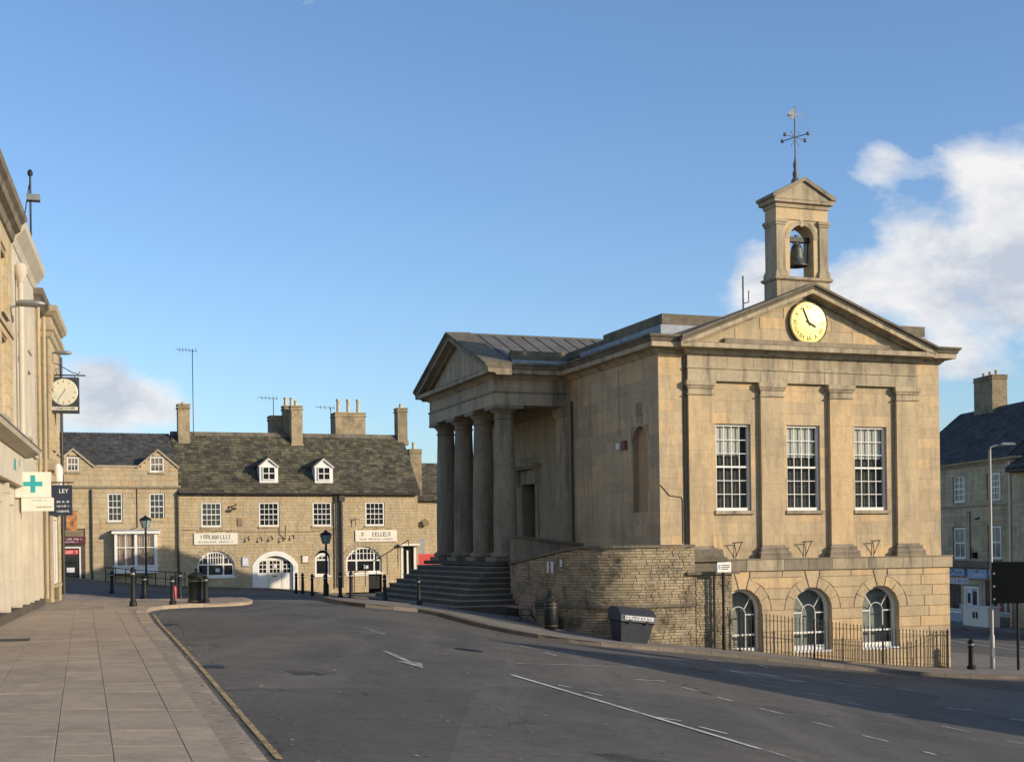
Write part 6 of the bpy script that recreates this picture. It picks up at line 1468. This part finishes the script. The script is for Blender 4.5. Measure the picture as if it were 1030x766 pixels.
# hanging clock
hc = left_thing('hanging_clock', 'square black-cased street clock hanging from a scrolled bracket over the left pavement', 'clock', 14, -.55, 6.06)
cs = MB().box(13.85, 14.15, -1.02, -.10, 6.08, 7.22).build('clock_case', M['clockcase'], hc)
fc = MB().lathe([(0, 13.835), (.41, 13.835), (.43, 13.85), (0, 13.851)], -.56, 6.74, 36, 'x').build('clock_face', M['clockface'], hc)
for i in range(12):
    a = R(30 * i); MB().bar((13.832, -.56 - .30 * math.sin(a), 6.74 + .30 * math.cos(a)), (13.832, -.56 - .38 * math.sin(a), 6.74 + .38 * math.cos(a)), .004, .028, (1, 0, 0)).build('hour_mark', M['darkletter'], fc)
for dg_, l_, w_ in ((217, .30, .03), (28, .13, .035)):
    a = R(dg_); MB().bar((13.828, -.56, 6.74), (13.828, -.56 - l_ * math.sin(a), 6.74 + l_ * math.cos(a)), .004, w_, (1, 0, 0)).build('hand', M['black'], fc)
np_ = MB().box(13.84, 13.852, -.98, -.16, 6.16, 6.27).build('name_strip', M['clockface'], cs); marks(np_, .24, .92, 6.18, .07, 11, M['darkletter'], 13.839, face='-x', seed=21)
mb = MB(); mb.tube([(14, .0, 7.30), (14, -1.22, 7.30)], .022, 6); mb.tube([(14, 0, 7.75), (14, -.35, 7.66), (14, -.8, 7.40), (14, -1.0, 7.34), (14, -1.05, 7.42)], .014, 5); mb.tube([(14, -.35, 7.32), (14, -.30, 7.48), (14, -.42, 7.52), (14, -.46, 7.44), (14, -.40, 7.41)], .012, 5); mb.build('bracket', M['iron'], hc)
for y in (-.25, -.88): MB().tube([(14, y, 7.2), (14, y, 7.3)], .012, 5).build('hanger', M['iron'], hc)
# wall-mounted street lights
def wall_light(s, y1, z, label, sc=1):
    t = left_thing('wall_light', label, 'street lamp', s, 0, z, 'street lights on the left terrace')
    MB().tube([(s, .0, z - .05), (s, -.25 * sc, z + .02), (s, -.4 * sc, z + .05)], .03, 6).build('arm', M['galv'], t)
    vs = []; fs = []; st = [(-.02, .05, .05), (-.15, .13, .08), (-.45, .15, .09), (-.62, .10, .07), (-.70, .03, .03)]
    mb = MB(); n = 10
    for k, (dy, a, b) in enumerate(st):
        for i in range(n): q = 2 * math.pi * i / n; vs.append((s + a * sc * math.cos(q), y1 + (dy + .7) * sc - .0, z + .06 + b * sc * math.sin(q)))
    for k in range(len(st) - 1):
        for i in range(n): fs.append((k * n + i, k * n + (i + 1) % n, (k + 1) * n + (i + 1) % n, (k + 1) * n + i))
    fs += [tuple(range(n)), tuple((len(st) - 1) * n + i for i in range(n))]; mb.add(vs, fs); mb.build('lamp_head', M['galv'], t, smooth=True)
wall_light(3.0, -.82, 7.58, 'grey street light head on the wall of the pharmacy building')
wall_light(13.2, -.85, 7.85, 'smaller grey street light head above the hanging clock', .8)
# camera pole on the roof
cp = left_thing('camera_pole', 'slim rooftop pole with security camera above the left terrace', 'pole', 9.5, 0, 9.2)
MB().tube([(9.5, .02, 9.0), (9.5, .02, 12.5)], .03, 8).build('pole', M['iron'], cp); MB().box(9.4, 9.7, -.24, .12, 11.75, 11.92).build('camera', M['galv'], cp); MB().tube([(9.5, .05, 12.2), (9.55, .16, 11.5), (9.5, .3, 10.4)], .015, 5).build('cable', M['iron'], cp); MB().lathe([(0, 12.45), (.07, 12.47), (.08, 12.55), (.04, 12.63), (0, 12.65)], 9.5, .02, 10).build('dome', M['iron'], cp)

# ============================================================ shops down the hill on the right
RRZ = math.atan2(RX[1], RX[0])
def right_thing(name, label, cat, x, y, z, group=None):
    X, Y = rwor(x, y); return thing(name, label, cat, (X, Y, z), RRZ, (x, y, z), group)
sh = right_thing('shop_house', 'grey stone three-storey house with two blue-signed shops beyond the town hall', 'shop', 0, 0, -3.4)
WR = [(-3.12, -1.57, 3.85, 5.46), (.91, 2.52, 3.80, 5.40), (-3.2, -1.55, .49, 2.36), (.94, 2.54, .51, 2.39), (-7.4, -5.9, 3.85, 5.46), (-7.4, -5.9, .49, 2.36)]
SO = [(-4.05, -2.25, -2.62, -.62), (-1.85, -.12, -3.5, -1.1), (.25, 3.5, -2.6, -.62), (-8.5, -4.6, -2.6, -.62)]
kind(coursed(MB(), -10, 3.85, -3.8, 6.1, [rect_b(*q) for q in WR + SO], .30, (.5, .7, .95), 0, .15, .005).build('wall_stones', M['greystone'], sh), 'stuff')
mb = MB(); wall_boxes(mb, -10, 3.84, -4, 6.1, .03, .4, [(a - .01, b + .01, c_ - .01, d + .01) for a, b, c_, d in WR + SO]); mb.box(3.45, 3.84, .4, 8.5, -4, 6.1); mb.box(-10, -9.6, .4, 8.5, -4, 6.1); mb.prism([(.1, 6.1), (8.5, 6.1), (4.2, 9.75)], 'x', 3.45, 3.83); mb.build('wall', M['mortar'], sh)
MB().box(-9.6, 3.45, 1.0, 1.02, -4, 6).build('dark_rooms', M['dark'], sh)
for i, (a, b, c_, d) in enumerate(WR): sash(sh, a + .15, b - .15, c_, d, 0, 2, 4 if i in (0, 1, 4) else 2, frame=.1, rec=.08, bars=.05, glass='darkglass' if i in (0, 1, 4) else 'netglass')
MB().box(-10, 3.84, -.10, .02, 3.58, 3.72).build('sill_band', M['pubtrim'], sh); MB().ring(-10, 3.84, 0, 8.4, [(0, 5.9), (.06, 5.92), (.1, 6.05), (.28, 6.1), (.3, 6.22), (0, 6.25)]).build('eaves_cornice', M['pubtrim'], sh)
for i in range(46): piece('dentil', .14, .12, .1, M['pubtrim'], sh, -9.9 + i * .3, -.12, 6.02)
mb = MB(); mb.prism([(-.3, 6.2), (4.2, 9.9), (8.7, 6.2)], 'x', -10, 3.84); rs = mb.build('roof', M['slate'], sh); slates(-10, 3.86, (-.34, 6.22), (4.2, 9.93), 'roof_slates', M['slate'], rs, .3, .24, None, .012)
chimney(sh, -7.3, -5.0, 3.7, 4.7, 9.0, 11.9, 3, 'chimneystone', poth=.3)
MB().box(-10, 3.84, -.35, .02, .02, .38).build('shop_ledge', M['coping'], sh)
for x0, x1, z0, z1, sd in ((-4.15, -1.45, -.50, -.08, 31), (-1.05, 1.15, -.62, -.08, 32), (1.4, 3.8, -.5, -.08, 33)):
    f_ = MB().box(x0, x1, -.2, .02, z0, z1).build('shop_sign', M['blue'], sh); marks(f_, x0 + .5, x1 - .3, z0 + .12, .13, 12, M['letter'] if sd != 31 else M['navy'], -.203, seed=sd); MB().prism([((x0 + x1) / 2 - .2, z1 - .18), ((x0 + x1) / 2 + .2, z1 - .18), ((x0 + x1) / 2, z1 - .04)], 'y', -.206, -.2).build('emblem', M['navy'], f_)
for a, b, c_, d in (SO[0], SO[2], SO[3]):
    sash(sh, a, b, c_, d, 0, 1 if b - a < 2 else 4, 1, frame=.09, rec=.12, name='shop_window', sill=False, glass='glass', bars=.07)
    MB().box(a - .1, b + .1, -.05, .03, c_ - .14, c_ - .01).build('stall_riser_cap', M['white'], sh)
    rnd_ = random.Random(5)
    for k in range(int((b - a) / .45)):
        x = a + .25 + k * .45; h = rnd_.uniform(.4, 1.3); MB().box(x, x + rnd_.uniform(.2, .38), .45, .7, c_, c_ + h).build('display', M[rnd_.choice(('red', 'paper', 'wood', 'offwhite', 'navy'))], sh)
marks(MB().box(-4.1, -1.2, -.06, .0, -1.0, -.66).build('awning_valance', M['paper'], sh), -3.9, -1.3, -.92, .18, 13, M['darkletter'], -.062, seed=41)
dw = MB().box(-1.85, -1.68, -.02, .1, -3.5, -1.1).box(-.30, -.12, -.02, .1, -3.5, -1.1).box(-1.68, -.3, -.02, .1, -1.25, -1.1).build('door_frame', M['white'], sh)
dl1 = MB().box(-1.66, -1.0, .03, .08, -3.5, -1.26).build('door', M['white'], sh); MB().box(-1.5, -1.15, .02, .035, -2.1, -1.5).build('pane', M['darkglass'], dl1); MB().box(-1.5, -1.15, .02, .035, -3.2, -2.5).build('door_panel', M['white'], dl1)
dl2 = MB().box(-.98, -.32, .03, .08, -3.5, -1.26).build('door', M['greydoor'], dl2 if False else sh); MB().box(-.88, -.42, .02, .035, -3.2, -1.4).build('pane', M['darkglass'], dl2); MB().tube([(-1.06, .0, -2.5), (-1.06, .0, -2.2)], .015, 6).build('handle', M['brass'], dl1)
for a, b in ((-4.1, -2.0), (-.1, 3.6)): MB().box(a, b, -.03, .04, -3.6, -2.78).build('stall_riser', M['greydoor'] if a < -1 else M['pubtrim'], sh)
MB().tube([(3.6, -.1, 6), (3.6, -.1, -3.4)], .06, 8).build('downpipe', M['offwhite'], sh); MB().tube([(-1.0, -.04, 3.3), (-1.0, -.04, .5)], .025, 6).build('cable', M['pipe'], sh)
mb = MB(); mb.box(-.45, -.2, -.3, -.02, .55, .9); mb.tube([(-.9, -.05, 1.1), (-.5, -.2, .95)], .03, 6); mb.tube([(.1, -.02, 2.9), (.0, -.25, 2.8)], .05, 6); mb.build('alarm_and_camera', M['black'], sh)
nh = right_thing('next_house', 'darker stone house cut off by the right edge of the picture', 'house', 8, 0, -3.4)
kind(coursed(MB(), 3.9, 16, -3.8, 5.6, [rect_b(5.5, 6.8, 1, 2.8), rect_b(9, 10.3, 1, 2.8)], .26, (.4, .6, .8), -.1, .2, .008).build('wall_stones', M['greystone'], nh), 'stuff'); mb = MB(); wall_boxes(mb, 3.9, 16, -4, 5.6, -.05, .4, [(5.5, 6.8, 1, 2.8), (9, 10.3, 1, 2.8)]); mb.build('wall', M['mortar'], nh)
for a in (5.5, 9): sash(nh, a, a + 1.3, 1, 2.8, -.1, 2, 2)
MB().box(4, 15.9, .9, .92, -4, 5.5).build('dark_rooms', M['dark'], nh)
mb = MB(); mb.prism([(-.5, 5.5), (4.2, 8.6), (8.7, 5.5), (8.5, 5.3), (-.5, 5.3)], 'x', 3.88, 16); nr_ = mb.build('roof', M['slate'], nh); slates(3.88, 16, (-.55, 5.53), (4.2, 8.63), 'roof_slates', M['slate'], nr_, .3, .24, None, .012); MB().box(4.0, 7, -.75, .0, -.2, .35).build('shop_canopy', M['galv'], nh)
# planter cabinet on the footway
X, Y = rwor(2.6, -1.35)
cbn = thing('utility_cabinet', 'pale utility cabinet on the footway below the shop signs', 'cabinet', (X, Y, ground_z(X, Y, .11)), RRZ)
MB().box(-1.4, 1.4, -.35, .35, .0, 1.05).build('cabinet_body', M['offwhite'], cbn); MB().box(-1.46, 1.46, -.40, .40, 1.052, 1.13).build('cabinet_top', M['white'], cbn)
for x in (-.28, .06): MB().box(x, x + .22, -.362, -.348, .45, .8).build('vent', M['dark'], cbn)

# ============================================================ unseen houses across the lower road, added for road shade and dark window reflections
def across_house(x0, x1, y, zg, ze, zr_, label, bays):
    h = frame_thing('unseen_house', label, 'house', (x0 + x1) / 2, y, zg, 'unseen houses across the lower road')
    d = 9.0; pitch = (x1 - x0) / bays; ops_ = []
    for i in range(bays):
        c_ = x0 + (i + .5) * pitch
        for z in (zg + 1.0, zg + 4.2, zg + 7.2):
            if z + 1.8 < ze: ops_.append((c_ - .6, c_ + .6, z, z + 1.8))
    mb = MB(); wall_boxes(mb, x0, x1, zg - .5, ze, y - .4, y, ops_); mb.box(x0, x0 + .4, y - d, y - .4, zg - .5, ze); mb.box(x1 - .4, x1, y - d, y - .4, zg - .5, ze); mb.box(x0 + .4, x1 - .4, y - d, y - d + .4, zg - .5, ze)
    for a in (x0, x1 - .4): mb.prism([(y, ze), (y - d, ze), (y - d / 2, zr_ - .15)], 'x', a, a + .4)
    mb.build('wall', M['greystone2'], h)
    for a, b, c_, e in ops_:
        mb = MB(); mb.box(a, a + .07, y - .2, y - .1, c_, e); mb.box(b - .07, b, y - .2, y - .1, c_, e); mb.box(a + .07, b - .07, y - .2, y - .1, e - .07, e); mb.box(a + .07, b - .07, y - .2, y - .1, c_, c_ + .09); mb.box(a + .07, b - .07, y - .19, y - .11, (c_ + e) / 2 - .03, (c_ + e) / 2 + .03)
        wn_ = mb.build('window', M['white'], h); MB().box(a + .07, b - .07, y - .17, y - .165, c_ + .09, e - .07).build('pane', M['darkglass'], wn_); MB().box(a - .08, b + .08, y - .1, y + .06, c_ - .12, c_ - .004).build('sill', M['pubtrim'], wn_)
    mb = MB(); mb.prism([(y + .3, ze - .1), (y + .3, ze), (y - d / 2, zr_), (y - d - .3, ze), (y - d - .3, ze - .1), (y - d / 2, zr_ - .14)], 'x', x0 - .05, x1 + .05); mb.build('roof', M['slate'], h)
    chimney(h, x1 - 1.6, x1 - .5, y - d / 2 - .4, y - d / 2 + .4, zr_ - .6, zr_ + 1.5, 2)
M['greystone2'] = stone('grey_house_stone', (.34, .29, .20), (.28, .24, .17), (.15, .13, .1), dirtamt=.5, bump=.5)
across_house(13, 23.9, -27, -3.2, 6.3, 9.6, 'three-storey stone house across the lower road nearest the square, unseen, added for its shade', 4)
across_house(24, 35.9, -27, -3.4, 6.6, 10.0, 'wide three-storey stone house across the lower road, middle of the row, unseen, added for its shade', 5)
across_house(36, 47, -27, -3.5, 6.1, 9.4, 'three-storey stone house across the lower road, farthest from the square, unseen, added for its shade', 4)
